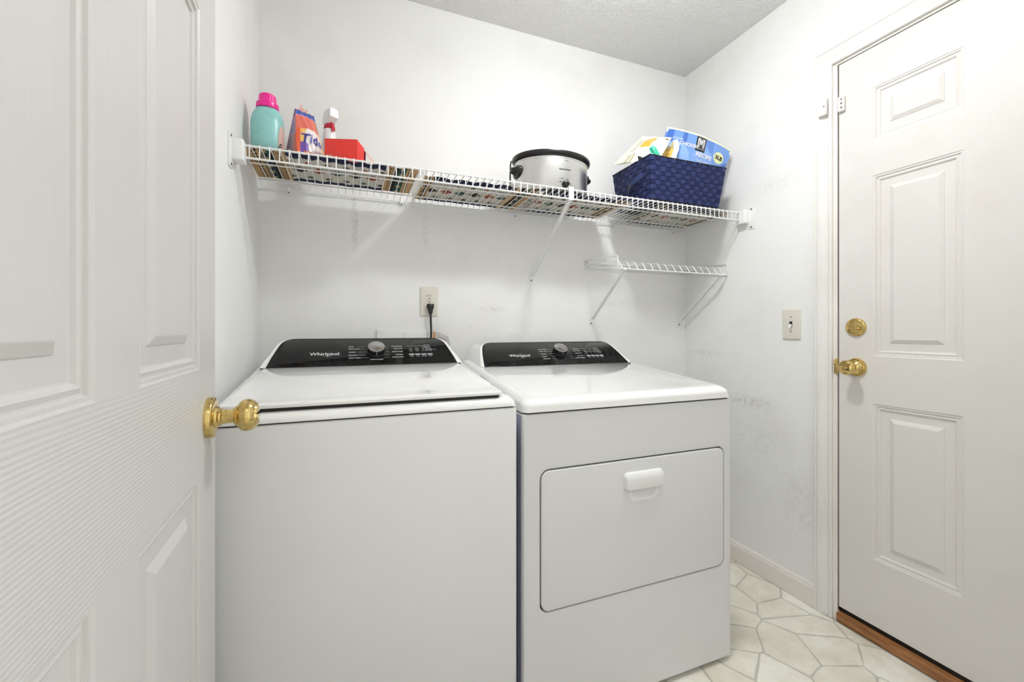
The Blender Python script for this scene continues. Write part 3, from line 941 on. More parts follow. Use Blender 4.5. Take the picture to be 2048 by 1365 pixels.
ob = thing('outlet_box', 'white washer supply box cover half hidden behind the washer console', 'outlet box', (0.203, BY, 1.0))
bm = NB(); box(bm, 0.103, 0.303, BY-0.008, BY, 0.90, 1.0785, 0.002); obj('cover', bm, M['plastic_white'], ob, 35)
bm = NB(); box(bm, 0.205, 0.270, BY-0.0095, BY-0.008, 0.98, 1.066, 0.001); obj('flap', bm, M['plastic_white'], ob, 35)

tg = thing('cardboard_tag', 'orange-edged printed card tag sticking up behind the washer', 'tag', (0.35, 1.728, 0.97))
bm = NB()
pts = [(0.321, 1.726, 1.070), (0.345, 1.718, 1.066), (0.384, 1.722, 1.050), (0.394, 1.726, 1.018), (0.365, 1.722, 0.96), (0.330, 1.728, 0.95)]
a_ = [bm.verts.new(p) for p in pts]; b_ = [bm.verts.new((p[0], p[1]+0.0015, p[2])) for p in pts]
bm.faces.new(a_); bm.faces.new(b_[::-1])
for i in range(len(pts)): bm.faces.new((a_[i], b_[i], b_[(i+1) % len(pts)], a_[(i+1) % len(pts)]))
obj('card', bm, M['card_grey'], tg, 0)
bm = NB(); flat_quad(bm, frame((0.321, 1.7225, 1.035), (1, -0.16, -0.05), (0.03, 0, 1)), 0.0, 0.0075, -0.07, 0.0355)
obj('orange_edge', bm, M['card'], tg, 0)
bm = NB()
fr_ = frame((0.337, 1.7175, 1.055), (1, 0.03, -0.38), (0.2, 0, 1), 0.0012)
rt = random.Random(3)
for r in range(5):
    for c in range(6):
        x = 0.004+c*0.0068; flat_quad(bm, fr_, x, x+rt.uniform(0.002, 0.006), -0.006-r*0.007, -0.004-r*0.007)
obj('print', bm, M['print_black'], tg, 0)

sw = thing('light_switch', 'almond toggle switch plate beside the exterior door', 'light switch', (RX, 1.1885, 1.100))
PS = lambda x, z, d: (RX-d, 1.1885-x, 1.100+z)
wall_plate(sw, PS, 0.0755, 0.124, M['plate'])
bm = NB(); box(bm, RX-0.0072, RX-0.005, 1.1885-0.0055, 1.1885+0.0055, 1.088, 1.112); obj('toggle_slot', bm, M['plate_dark'], sw, 0)
bm = NB()
loft(bm, [[(RX-d, 1.1885+x, 1.098+z+dz) for x, z in ((-0.0042, -0.0045), (0.0042, -0.0045), (0.0042, 0.0045), (-0.0042, 0.0045))] for d, dz in ((0.005, 0.0), (0.013, -0.006), (0.0165, -0.009))])
obj('toggle', bm, M['plastic_white'], sw, 0)
for dz in (0.030, -0.030):
    bm = NB(); lathe(bm, [(0, 0.0028), (0.001, 0.002), (0.0012, 0)], 12, lambda h, r, a: PS(r*math.cos(a), dz+r*math.sin(a), 0.006+h)); obj('screw', bm, M['steel_screw'], sw)

# ceiling light (above the frame): porcelain holder with a lit mushroom globe
cl = thing('ceiling_light', 'porcelain ceiling lampholder with a lit white globe, above the machines', 'ceiling light', (BULB_POS[0], BULB_POS[1], CZ))
bm = NB(); lathe(bm, [(CZ, 0.06), (CZ-0.012, 0.058), (CZ-0.03, 0.04), (CZ-0.045, 0.03), (CZ-0.05, 0.0)], 32, axis_z(BULB_POS[0], BULB_POS[1])); obj('lampholder', bm, M['plastic_white'], cl)
bm = NB()
bmesh.ops.create_uvsphere(bm, u_segments=24, v_segments=14, radius=0.082, matrix=Matrix.Translation(BULB_POS) @ Matrix.Diagonal((1, 1, 0.27, 1))); obj('bulb', bm, M['bulb'], cl, 180)

# ================================================================== WIRE SHELVES
ZT = 1.6165
sh = thing('wire_shelf', 'long white ventilated wire shelf spanning the back wall above the machines', 'shelf', (0.69, BY, 1.58))
wr = 0.0017
bm = NB()
xw = -0.2955
tube(bm, [(xw, 1.411, 1.574), (xw, 1.411, ZT-0.002), (xw, 1.4135, ZT), (xw, 1.748, 1.6135), (xw, 1.761, 1.6125), (xw, 1.766, 1.609), (xw, 1.767, 1.603)], wr, 6)
w0 = obj('wire', bm, M['wire'], sh, 60)
nw = int((1.676-xw)/0.0258)+1
for i in range(1, nw):
    dup(w0, sh, (0.0258*i, 0, 0))
for y, z, r in ((1.4135, 1.6125, 0.0030), (1.4115, 1.5765, 0.0030), (1.548, 1.6115, 0.0026), (1.702, 1.6105, 0.0026), (1.7665, 1.6025, 0.0026)):
    bm = NB(); tube(bm, [(LX+0.012, y, z), (RX-0.012, y, z)], r, 10); obj('rail', bm, M['wire'], sh, 60)
for sx, xa, xb, lab in ((1, LX, LX+0.031, 0), (-1, RX, RX-0.031, 0)):
    x0, x1 = min(xa, xb), max(xa, xb)
    bm = NB()
    px0, px1 = (LX, LX+0.004) if sx == 1 else (RX-0.004, RX)
    box(bm, px0, px1, 1.356, 1.392, 1.532, 1.626, 0.0015)
    box(bm, x0, x1, 1.385, 1.430, 1.560, 1.6205, 0.003, 3)
    eb = obj('end_bracket', bm, M['wire'], sh, 35)
    for z in (1.621, 1.540):
        bm = NB(); lathe(bm, [(0, 0.0040), (0.0015, 0.0034), (0.002, 0)], 12, ax_x(px1 if sx == 1 else px0, 1.372, z, sx)); obj('screw', bm, M['steel_screw'], eb)
def brace(root, xt, yt, zt, xf, zf, clipw=True):
    """flat channel strut from the front rail back to a screw foot on the wall"""
    bm = NB()
    a = Vector((xt, yt, zt)); b = Vector((xf, BY-0.008, zf)); d = (b-a).normalized()
    s = Vector((1, 0, 0)); n = d.cross(s).normalized()
    hw = 0.0075
    prof = [s*-hw, s*-hw+n*0.006, s*(-hw+0.0015)+n*0.006, s*(-hw+0.0015)+n*0.0015, s*(hw-0.0015)+n*0.0015, s*(hw-0.0015)+n*0.006, s*hw+n*0.006, s*hw]
    loft(bm, [[p+q for q in prof] for p in (a, b)])
    fz = zf-0.034
    loft(bm, [[(xf+x, BY-d_, fz+0.017+z) for x, z in rr_pts(-0.010, 0.010, -0.019, 0.020, 0.009, 5)] for d_ in (0.0, 0.0025)])
    br = obj('support_brace', bm, M['wire'], root, 35)
    bm = NB(); lathe(bm, [(0, 0.0042), (0.0015, 0.0036), (0.002, 0)], 12, lambda h, r, t: (xf+r*math.cos(t), BY-0.0025-h, zf-0.021+r*math.sin(t))); obj('screw', bm, M['steel_screw'], br)
    return br
brace(sh, 0.784, 1.413, 1.575, 0.784, 1.326)
bm = NB()
loft(bm, [[(x, 1.4115-d, z) for x, z in rr_pts(0.7765, 0.7985, 1.571, 1.6215, 0.003, 3)] for d in (0.0035, 0.0055)])
box(bm, 0.7765, 0.7985, 1.408, 1.425, 1.6195, 1.6225)
obj('rail_clip', bm, M['plastic_white'], sh, 30)
for x in (-0.21, 0.20, 0.70, 1.22, 1.60):
    bm = NB(); box(bm, x-0.006, x+0.006, BY-0.014, BY, 1.590, 1.611, 0.002)
    wc = obj('wall_clip', bm, M['wire'], sh, 35)
    bm = NB(); lathe(bm, [(0, 0.003), (0.001, 0.0025), (0.0014, 0)], 10, lambda h, r, t: (x+r*math.cos(t), BY-0.014-h, 1.591+r*math.sin(t))); obj('screw', bm, M['steel_screw'], wc)

# small shelf below it at the right
s2 = thing('wire_shelf', 'short white wire shelf in the right corner below the long shelf', 'shelf', (1.38, BY, 1.37))
def small_wire(x):
    return [(x, 1.500, 1.3405), (x, 1.5235, 1.3725), (x, 1.527, 1.3745), (x, 1.740, 1.3890), (x, 1.757, 1.3885), (x, 1.764, 1.380)]
bm = NB(); tube(bm, small_wire(1.086), 0.0021, 6); w1 = obj('wire', bm, M['wire'], s2, 60)
for i in range(1, 15):
    dup(w1, s2, (0.0412*i, 0, 0))
for y, z, xa in ((1.500, 1.3395, 1.062), (1.640, 1.3805, 1.072), (1.764, 1.3785, 1.072)):
    bm = NB(); tube(bm, [(xa, y, z), (1.684, y, z)], 0.0026, 10); obj('rail', bm, M['wire'], s2, 60)
for x in (1.0625, 1.685):
    bm = NB(); tube(bm, [(x, 1.770, 1.412), (x, 1.505, 1.3925), (x, 1.5005, 1.390), (x, 1.4995, 1.386), (x, 1.4995, 1.345), (x, 1.502, 1.341), (x, 1.508, 1.3405), (x, 1.768, 1.3785)], 0.0024, 8); obj('end_wire', bm, M['wire'], s2, 60)
brace(s2, 1.097, 1.502, 1.337, 1.103, 1.130)
brace(s2, 1.643, 1.502, 1.337, 1.649, 1.126)
for x in (1.099, 1.643):
    bm = NB(); box(bm, x-0.010, x+0.010, 1.4955, 1.512, 1.3345, 1.3435, 0.002); obj('rail_clip', bm, M['plastic_white'], s2, 35)
for x, z in ((1.075, 1.405), (1.646, 1.412)):
    bm = NB(); box(bm, x-0.005, x+0.005, BY-0.012, BY, z-0.014, z+0.010, 0.002); wc = obj('wall_clip', bm, M['wire'], s2, 35)
    bm = NB(); lathe(bm, [(0, 0.003), (0.001, 0.0025), (0.0014, 0)], 10, lambda h, r, t: (x+r*math.cos(t), BY-0.012-h, z+r*math.sin(t))); obj('screw', bm, M['steel_screw'], wc)

# ================================================================== PLACEMATS ON THE SHELF
CREAM = L(206, 201, 190); TAN = L(194, 160, 118); NAVY = L(50, 56, 78); GREEN = L(56, 86, 78); RUST = L(150, 76, 58); DARK = L(52, 46, 44); SAND = L(214, 196, 160)
def star(x, y, s):
    """stepped eight-point star, |x|,|y| in metres"""
    x, y = abs(x)/s, abs(y)/s
    return (x+y < 1.0 and not (x < 0.12 and y < 0.12)) and (max(x, y) > 0.25 or x+y < 0.8) and not (abs(x-y) < 0.12 and x+y > 0.75)
def mat_color(x, y, Lx, Ly, seed, ba=1.0, bb=1.0):
    """x along 0..Lx, y across 0..Ly"""
    e = min(x/ba if x < Lx/2 else 9, (Lx-x)/bb if x >= Lx/2 else 9)
    if e < 0.016: return TAN
    if e < 0.040:
        return DARK if (int((y+e*0.6)/0.011) % 2 == 0 and 0.022 < e < 0.034) else TAN
    if e < 0.070:
        q = (y % 0.06)/0.06
        if 0.048 < e < 0.064 and 0.2 < q < 0.8: return NAVY if 0.35 < q < 0.65 else GREEN
        return GREEN if e > 0.060 or e < 0.046 else TAN
    if e < 0.082: return DARK
    if e < 0.104:
        q = (y % 0.024)/0.024
        return DARK if (0.087 < e < 0.099 and 0.25 < q < 0.8 and not (0.45 < q < 0.65 and e < 0.095)) else TAN
    if e < 0.112: return TAN
    edge = min(y, Ly-y)
    tri = 0.022+0.012*abs(((x/0.046) % 1)*2-1)
    if edge < tri: return NAVY
    xc = x-Lx/2
    for k in range(-4, 5):
        px_ = k*0.058
        for yy, c, s in ((Ly*0.50, (RUST, GREEN, DARK)[(k+seed) % 3], 0.026), (Ly*0.78, (DARK, NAVY, GREEN)[(k+seed) % 3], 0.013), (Ly*0.24, (DARK, GREEN, RUST)[(k+seed) % 3], 0.013)):
            off = 0.029 if abs(yy-Ly*0.5) > 0.01 else 0
            if star(xc-px_-off, y-yy, s): return c
    return CREAM
def placemat(x0, x1, y0, y1, label, seed, fr0=True, fr1=True, ba=1.0, bb=1.0):
    Lx, Ly = x1-x0, y1-y0
    t = thing('placemat', label, 'placemat', ((x0+x1)/2, (y0+y1)/2, ZT+0.002), group='woven placemats lining the shelf')
    rd = random.Random(seed)
    ph = rd.uniform(0, 6)
    bm = NB()
    def fn(top):
        def f(u, v):
            x = x0+Lx*u; y = y0+Ly*v + 0.004*math.sin(9*u+ph)*(1-v)
            z = ZT+0.0022+0.0008*math.sin(34*u+ph)*math.sin(5*v) + (0.0022 if top else 0.0)
            z += 0.006*max(0, 0.12-v)/0.12*abs(math.sin(17*u+ph))
            return (x, y, z)
        return f
    nu, nv = int(Lx/0.0034), int(Ly/0.0034)
    cf = lambda u, v: mat_color(u*Lx, v*Ly, Lx, Ly, seed, ba, bb)
    patch(bm, fn(False), nu, nv, cf)
    patch(bm, fn(True), nu//3, nv//3, cf)
    bmesh.ops.remove_doubles(bm, verts=bm.verts, dist=0.0001)
    obj('cloth', bm, M['cloth'], t, 0, recalc=False)
    for on, xe, s in ((fr0, x0, -1), (fr1, x1, 1)):
        if not on: continue
        bm = NB()
        k = int(Ly/0.0032)
        for i in range(k):
            y = y0+Ly*(i+rd.random())/k
            l1 = rd.uniform(0.010, 0.022)
            z = ZT+0.003
            drop = rd.choice((0.0, 0.0, rd.uniform(0.01, 0.045)))
            tube(bm, [(xe, y, z), (xe+s*l1*0.5, y+rd.uniform(-.004, .004), z+rd.uniform(0, 0.004)-drop*0.2), (xe+s*l1, y+rd.uniform(-.008, .008), z-drop*0.6+0.001), (xe+s*(l1+rd.uniform(-0.004, 0.006)), y+rd.uniform(-.012, .012), z-drop)], 0.0006, 3, False)
        f = obj('fringe', bm, M['fringe'], t, 60); f['kind'] = 'stuff'
    return t
placemat(-0.298, 0.222, 1.452, 1.702, 'leftmost navy-bordered patterned placemat, under the teal bottle and red carton', 1, False, True, 1.0, 0.95)
placemat(0.252, 0.690, 1.496, 1.760, 'patterned placemat with nothing standing on it, left of the slow cooker', 2, True, True, 0.3, 0.8)
placemat(0.716, 1.118, 1.486, 1.760, 'greyish patterned placemat under the slow cooker', 0, True, True, 0.12, 0.6)
placemat(1.285, 1.655, 1.470, 1.758, 'rightmost patterned placemat, under the navy basket', 1, True, True, 0.35, 0.35)

# ================================================================== THINGS ON THE SHELF
ZS = ZT+0.0065   # top of placemat
# teal bottle
tb = thing('detergent_bottle', 'teal fabric softener bottle with bright pink cap at the shelf end', 'bottle', (-0.2430, 1.535, ZS))
fz = axis_z(-0.2430, 1.535, 1.0, 0.72)
bm = NB()
lathe(bm, [(ZS, 0.041), (ZS+0.003, 0.045), (ZS+0.06, 0.0465), (ZS+0.105, 0.0475), (ZS+0.120, 0.0465), (ZS+0.135, 0.043), (ZS+0.148, 0.0375), (ZS+0.158, 0.0315), (ZS+0.160, 0.029), (ZS+0.166, 0.029)], 40, axis_z(-0.2430, 1.535, 1.0, 0.85))
b_o = obj('bottle_body', bm, M['teal'], tb, 50)
bm = NB()
c0 = (-0.2430, 1.535)
def cyl_pt(ang, z, r, sy=0.85): return (c0[0]+r*math.cos(ang), c0[1]+r*sy*math.sin(ang), z)
ring = []
for i in range(24):
    a = 2*PI*i/24
    ring.append(cyl_pt(-0.42+0.36*math.cos(a), ZS+0.055+0.052*math.sin(a), 0.0478))
cen = bm.verts.new(cyl_pt(-0.42, ZS+0.055, 0.0478)); rv = [bm.verts.new(p) for p in ring]
mid = [bm.verts.new(cyl_pt(-0.42+0.18*math.cos(2*PI*i/24), ZS+0.055+0.026*math.sin(2*PI*i/24), 0.0478)) for i in range(24)]
for i in range(24):
    bm.faces.new((cen, mid[i], mid[(i+1) % 24])); bm.faces.new((mid[i], rv[i], rv[(i+1) % 24], mid[(i+1) % 24]))
lb = obj('label', bm, M['label_pale'], b_o, 60); lb['label'] = 'oval pale pink label'
bm = NB(); text_bm(bm, 'F r', 0.03, lambda x, y: cyl_pt(-0.45+x/0.046, ZS+0.035+y, 0.0481), 'CENTER', 0.0005, 0.3); obj('label_print', bm, M['print_black'], b_o, 0)
bm = NB()
zc = ZS+0.158
n = 60
pr_ = [(zc, 0.0315, 0), (zc+0.003, 0.0325, 0), (zc+0.016, 0.0318, 0), (zc+0.019, 0.0295, 0), (zc+0.0195, 0.0250, 1), (zc+0.042, 0.0238, 1), (zc+0.0455, 0.0215, 0), (zc+0.046, 0.0, 0)]
rings = []
for z, r, rib in pr_[:-1]:
    rings.append([(c0[0]+(r+(0.0006 if rib and i % 2 else 0))*math.cos(2*PI*i/n), c0[1]+(r+(0.0006 if rib and i % 2 else 0))*math.sin(2*PI*i/n), z) for i in range(n)])
loft(bm, rings)
obj('cap', bm, M['pink'], tb, 30)

# detergent pouch ("Tide")
tp = thing('detergent_pouch', 'orange and purple detergent pouch beside the teal bottle', 'pouch', (-0.14, 1.54, ZS))
BL_ = Vector((-0.208, 1.588, ZS)); FL_ = Vector((-0.155, 1.490, ZS)); FR_ = Vector((-0.068, 1.560, ZS)); BR_ = Vector((-0.120, 1.628, ZS))
TLp = Vector((-0.1665, 1.5500, ZS+0.186)); TRp = Vector((-0.1125, 1.580, ZS+0.184))
ORG_ = L(226, 96, 60); CORAL = L(224, 112, 96); PURP = L(112, 78, 168); LAV = L(176, 150, 190); BLUE = L(72, 92, 170); YEL = L(240, 190, 110); WHT = L(238, 232, 232); TIDEB = L(62, 62, 150); RED_ = L(200, 72, 48)
def tide_front(u, v):
    if v > 0.90: return BLUE
    if v > 0.865: return L(214, 150, 190)
    if v > 0.60: return CORAL if u+v*0.3 < 0.98 else L(222, 130, 92)
    if u < 0.10: return ORG_
    # concentric bullseye
    d = math.hypot((u-0.58)*0.9, (v-0.40))
    if v < 0.16 and 0.2 < u < 0.9: return L(226, 120, 46) if v > 0.07 else RED_
    if u < 0.34 and v < 0.34-0.2*abs(u-0.2): return PURP
    if d < 0.30: return WHT
    if d < 0.42: return YEL
    if d < 0.52: return L(234, 150, 70)
    return ORG_ if v < 0.5 else CORAL
def tide_side(u, v):
    if v > 0.88: return PURP
    if u < 0.45: return L(196, 160, 180) if v < 0.6 else LAV
    return ORG_ if 0.08 < v < 0.55 else (LAV if v >= 0.55 else L(206, 90, 70))
bm = NB()
ff = bilin(FL_, FR_, TRp, TLp); nf = (FR_-FL_).cross(TLp-FL_).normalized()
patch(bm, lambda u, v: ff(u, v)+nf*(0.020*math.sin(PI*u)*math.sin(PI*min(1, v*0.9+0.1))+0.0015*math.sin(23*u+9*v)), 36, 48, tide_front)
fs = bilin(BL_, FL_, TLp, TLp+Vector((-0.001, 0.002, 0))); ns = (FL_-BL_).cross(TLp-BL_).normalized()
patch(bm, lambda u, v: fs(u, v)-ns*(0.012*math.sin(PI*u)*(1-v)), 14, 24, tide_side)
fb = bilin(BR_, BL_, TLp, TRp); nb = (BL_-BR_).cross(TLp-BR_).normalized()
patch(bm, lambda u, v: fb(u, v)+nb*(0.015*math.sin(PI*u)*math.sin(PI*v)), 14, 18, lambda u, v: CORAL)
fr2 = bilin(FR_, BR_, TRp+Vector((0.001, 0.002, 0)), TRp); nr = (BR_-FR_).cross(TRp-FR_).normalized()
patch(bm, lambda u, v: fr2(u, v)-nr*(0.012*math.sin(PI*u)*(1-v)), 12, 18, lambda u, v: LAV if v > 0.3 else L(214, 206, 214))
bm.faces.new([bm.verts.new(p) for p in (FL_, FR_, BR_, BL_)])
po = obj('pouch_body', bm, M['pouch'], tp, 50, recalc=False)
bm = NB()
uw = (FR_-FL_).length; vh = ((TLp+TRp)/2-(FL_+FR_)/2).length
def tide_pl(x, y):
    u = 0.49+x/(uw*(1-0.35*0.33)); v = 0.40+y/vh
    return ff(u, v)+nf*(0.020*math.sin(PI*u)*math.sin(PI*min(1, v*0.9+0.1))+0.0026)
text_bm(bm, 'Tide', 0.046, tide_pl, 'CENTER', 0.0008, 0.2)
obj('logo', bm, mat('tide_blue', TIDEB, 0.35), po, 0)
bm = NB()
for (dx_, s, q) in ((0.016, 0.022, 0.4), (0.024, 0.018, -0.3), (0.032, 0.013, 0.5)):
    p0 = TLp.lerp(TRp, dx_/0.06)
    bm.faces.new([bm.verts.new(p) for p in (p0+Vector((-0.005, 0, -0.002)), p0+Vector((0.007, 0, -0.002)), p0+Vector((0.004+q*0.006, 0.003, s*0.6)), p0+Vector((-0.003+q*0.012, 0.0, s)))])
ts = obj('torn_strip', bm, M['carton_print'], tp, 0)

# spray bottle
sp = thing('spray_bottle', 'white trigger spray bottle with red collar behind the red carton', 'bottle', (-0.066, 1.655, ZS))
cx, cy = -0.066, 1.655
bm = NB()
lathe(bm, [(ZS, 0.027), (ZS+0.003, 0.029), (ZS+0.07, 0.0275), (ZS+0.13, 0.0245), (ZS+0.152, 0.0225), (ZS+0.163, 0.0215), (ZS+0.176, 0.0190), (ZS+0.180, 0.016), (ZS+0.184, 0.015)], 32, axis_z(cx, cy))
obj('bottle_body', bm, M['spray_white'], sp, 50)
bm = NB(); lathe(bm, [(ZS+0.178, 0.0185), (ZS+0.181, 0.0195), (ZS+0.192, 0.0180), (ZS+0.198, 0.014)], 28, axis_z(cx, cy)); obj('collar', bm, M['red_plastic'], sp, 40)
def rot2(x, y, a): return (cx+x*math.cos(a)-y*math.sin(a), cy+x*math.sin(a)+y*math.cos(a))
ah = math.radians(-60)
bm = NB()
sec = [(-0.030, 0.010, ZS+0.205, ZS+0.236), (-0.012, 0.014, ZS+0.193, ZS+0.246), (0.012, 0.014, ZS+0.196, ZS+0.250), (0.024, 0.013, ZS+0.206, ZS+0.250), (0.034, 0.015, ZS+0.214, ZS+0.244)]
loft(bm, [[(*rot2(x, s*h, ah), z) for s, z in ((-1, z0), (1, z0), (1, z1-0.004), (0.6, z1), (-0.6, z1), (-1, z1-0.004))] for x, h, z0, z1 in sec])
hd = obj('trigger_head', bm, M['spray_white'], sp, 25)
bm = NB()
loft(bm, [[(*rot2(x+q*0.004, s*0.005, ah), z) for s, q in ((-1, 0), (1, 0), (1, 1), (-1, 1))] for x, z in ((0.014, ZS+0.200), (0.020, ZS+0.188), (0.021, ZS+0.176), (0.026, ZS+0.166))])
obj('trigger', bm, M['red_plastic'], sp, 30)

# red carton, right end open with the flap hanging out
rc = thing('carton', 'red carton lying on its side with its right end flap open', 'box', (-0.02, 1.52, ZS))
A0 = Vector((-0.0735, 1.475, ZS)); A1 = Vector((0.0235, 1.445, ZS)); dep = Vector((0.030, 0.096, 0)); up = Vector((0, 0, 0.070))
def quad_slab(bm, a, b, c, d, t):
    a, b, c, d = map(Vector, (a, b, c, d)); n = (b-a).cross(d-a).normalized()*t
    lo = [bm.verts.new(p) for p in (a, b, c, d)]; hi = [bm.verts.new(p+n) for p in (a, b, c, d)]
    bm.faces.new(lo[::-1]); bm.faces.new(hi)
    for i in range(4): bm.faces.new((lo[i], lo[(i+1) % 4], hi[(i+1) % 4], hi[i]))
bm = NB()
quad_slab(bm, A0, A1, A1+up, A0+up, -0.0012)
quad_slab(bm, A0+up, A1+up, A1+up+dep, A0+up+dep, -0.0012)
quad_slab(bm, A0, A0+dep, A0+dep+up, A0+up, 0.0012)
quad_slab(bm, A0+dep, A1+dep, A1+dep+up, A0+dep+up, 0.0012)
quad_slab(bm, A0, A1, A1+dep, A0+dep, 0.0012)
cb = obj('carton_body', bm, M['carton_red'], rc, 0)
fdir = Vector((0.022, 0.004, -0.001))
bm = NB(); quad_slab(bm, A1, A1+fdir, A1+fdir+up*0.66, A1+up, 0.001); obj('side_flap', bm, M['carton_red'], rc, 0)
bm = NB(); quad_slab(bm, A1+dep*0.45+up, A1+dep+up, A1+dep+up+Vector((0.062, 0.000, -0.062)), A1+dep*0.45+up+Vector((0.046, -0.004, -0.066)), 0.001); fl = obj('end_flap', bm, M['carton_print'], rc, 0); fl['label'] = 'pale printed end flap hanging open'
bm = NB()
fr_ = frame(A1+dep*0.5+up+Vector((0.004, 0, -0.0065)), dep+Vector((0.014, 0, 0)), Vector((0.046, 0.0, -0.064)), -0.0014)
for r in range(7):
    flat_quad(bm, fr_, 0.005+0.004*(r % 2), 0.042-0.005*(r % 3), 0.006+0.009*r, 0.0075+0.009*r)
obj('print', bm, M['carton_red'], fl, 0)
bm = NB(); quad_slab(bm, A0+Vector((0.004, 0.004, 0.0015)), A1+Vector((-0.004, 0.004, 0.0015)), A1+dep+Vector((-0.004, -0.004, 0.0015)), A0+dep+Vector((0.004, -0.004, 0.0015)), 0.066); obj('inside_shade', bm, M['carton_in'], rc, 0)  # dark block filling the carton, stands in for the shade inside
bm = NB()
fr_ = frame(A0+Vector((0.004, 0, 0.004)), A1-A0, up, 0.0016)
for q in ((0.004, 0.0215, 0.0, 0.0008), (0.004, 0.0215, 0.0162, 0.017), (0.004, 0.0048, 0, 0.017), (0.0207, 0.0215, 0, 0.017)):
    flat_quad(bm, fr_, *q)
for q in ((0.0075, 0.010, 0.003, 0.013), (0.012, 0.0145, 0.004, 0.0145), (0.0155, 0.018, 0.003, 0.011), (0.024, 0.052, 0.004, 0.0046)):
    flat_quad(bm, fr_, *q)
obj('emblem', bm, M['carton_print'], cb, 0)

# ---- slow cooker
PX, PY = 0.798, 1.598
pa, pb = 0.1575, 0.122
sc = thing('slow_cooker', 'oval stainless slow cooker with black rim on the shelf', 'slow cooker', (PX, PY, ZS))
ez = axis_z(PX, PY, 1.0, pb/pa)
bm = NB(); lathe(bm, [(ZS, pa-0.014), (ZS+0.002, pa-0.006), (ZS+0.011, pa-0.003), (ZS+0.0115, pa-0.012)], 72, ez); obj('base', bm, M['black_plastic'], sc, 40)
bm = NB(); lathe(bm, [(ZS+0.0112, pa-0.012), (ZS+0.0114, pa-0.002), (ZS+0.0135, pa), (ZS+0.135, pa+0.0015), (ZS+0.1355, pa+0.003), (ZS+0.140, pa+0.0032), (ZS+0.1412, pa+0.001), (ZS+0.1412, pa-0.006)], 96, ez, cap=False); sb = obj('housing', bm, M['steel'], sc, 40)
bm = NB()
prof = [(ZS+0.1405, pa-0.004), (ZS+0.1425, pa+0.001), (ZS+0.146, pa+0.007), (ZS+0.150, pa+0.0125), (ZS+0.158, pa+0.0145), (ZS+0.163, pa+0.013), (ZS+0.164, pa+0.006), (ZS+0.158, pa-0.004)]
lathe(bm, prof, 96, ez); obj('crock', bm, M['black_plastic'], sc, 40)
bm = NB(); lathe(bm, [(ZS+0.162, pa+0.002), (ZS+0.166, pa+0.001), (ZS+0.170, pa-0.02), (ZS+0.178, pa-0.08), (ZS+0.180, 0.0)], 64, ez)
gl = mat('lid_glass', L(225, 230, 230), 0.03); gl.node_tree.nodes['Principled BSDF'].inputs['Transmission Weight'].default_value = 0.95
obj('glass_lid', bm, gl, sc, 60)
bm = NB(); lathe(bm, [(ZS+0.179, 0.008), (ZS+0.183, 0.010), (ZS+0.185, 0.018), (ZS+0.189, 0.019), (ZS+0.190, 0.0)], 24, axis_z(PX, PY)); obj('lid_knob', bm, M['black_plastic'], sc, 40)
for s in (-1, 1):
    bm = NB()
    rings = []
    for h, ry, rzu, rzd in ((-0.004, 0.040, 0.021, 0.034), (0.006, 0.038, 0.021, 0.032), (0.010, 0.026, 0.017, 0.022), (0.018, 0.020, 0.012, 0.014), (0.026, 0.018, 0.0115, 0.012), (0.031, 0.012, 0.008, 0.008)):
        zc_ = ZS+0.104
        rings.append([(PX+s*(pa-0.002+h), PY-(0.004 if s < 0 else 0)+ry*math.cos(2*PI*i/20), zc_+(rzu if math.sin(2*PI*i/20) > 0 else rzd)*math.sin(2*PI*i/20)) for i in range(20)])
    loft(bm, rings)
    obj('handle', bm, M['black_plastic'], sc, 45)
def pot_pl(ox, oz, off=0.0008):
    def f(x, y):
        xx = ox+x
        k = math.sqrt(max(0.01, 1-(xx/pa)**2))
        return (PX+xx, PY-pb*k*(1+off/pb)-0.0014, ZS+oz+y)
    return f
bm = NB()
text_bm(bm, 'Hamilton Beach', 0.0078, pot_pl(0.0, 0.0905), 'CENTER', 0.00025)
text_bm(bm, '6 QUART', 0.0042, pot_pl(0.006, 0.125), 'CENTER', 0.0001)
for s, x, z in (('OFF', -0.021, 0.040), ('LOW', -0.012, 0.0535), ('HIGH', 0.010, 0.052), ('WARM', 0.021, 0.036)):
    text_bm(bm, s, 0.0048, pot_pl(x, z), 'CENTER', 0.0002)
obj('lettering', bm, M['print_black'], sb, 0)['kind'] = 'stuff'
bm = NB()
lathe(bm, [(0, 0.0145), (0.004, 0.0145), (0.006, 0.012), (0.016, 0.0105), (0.018, 0.008), (0.018, 0)], 28, lambda h, r, a: (PX+0.001+r*math.cos(a), PY-pb-0.0005-h, ZS+0.031+r*math.sin(a)))
obj('control_knob', bm, M['black_plastic'], sc, 40)
for x in (-0.05, 0.05):
    pass
bm = NB()
tube(bm, [(0.690, 1.700, ZS+0.150), (0.668, 1.690, ZS+0.168), (0.650, 1.668, ZS+0.173), (0.636, 1.650, ZS+0.164), (0.626, 1.632, ZS+0.140), (0.622, 1.625, ZS+0.10), (0.621, 1.622, ZS+0.05), (0.623, 1.620, ZS+0.012), (0.630, 1.622, ZS+0.0035), (0.660, 1.70, ZS+0.0035)], 0.0030, 8)
obj('cord', bm, M['cord'], sc, 60)

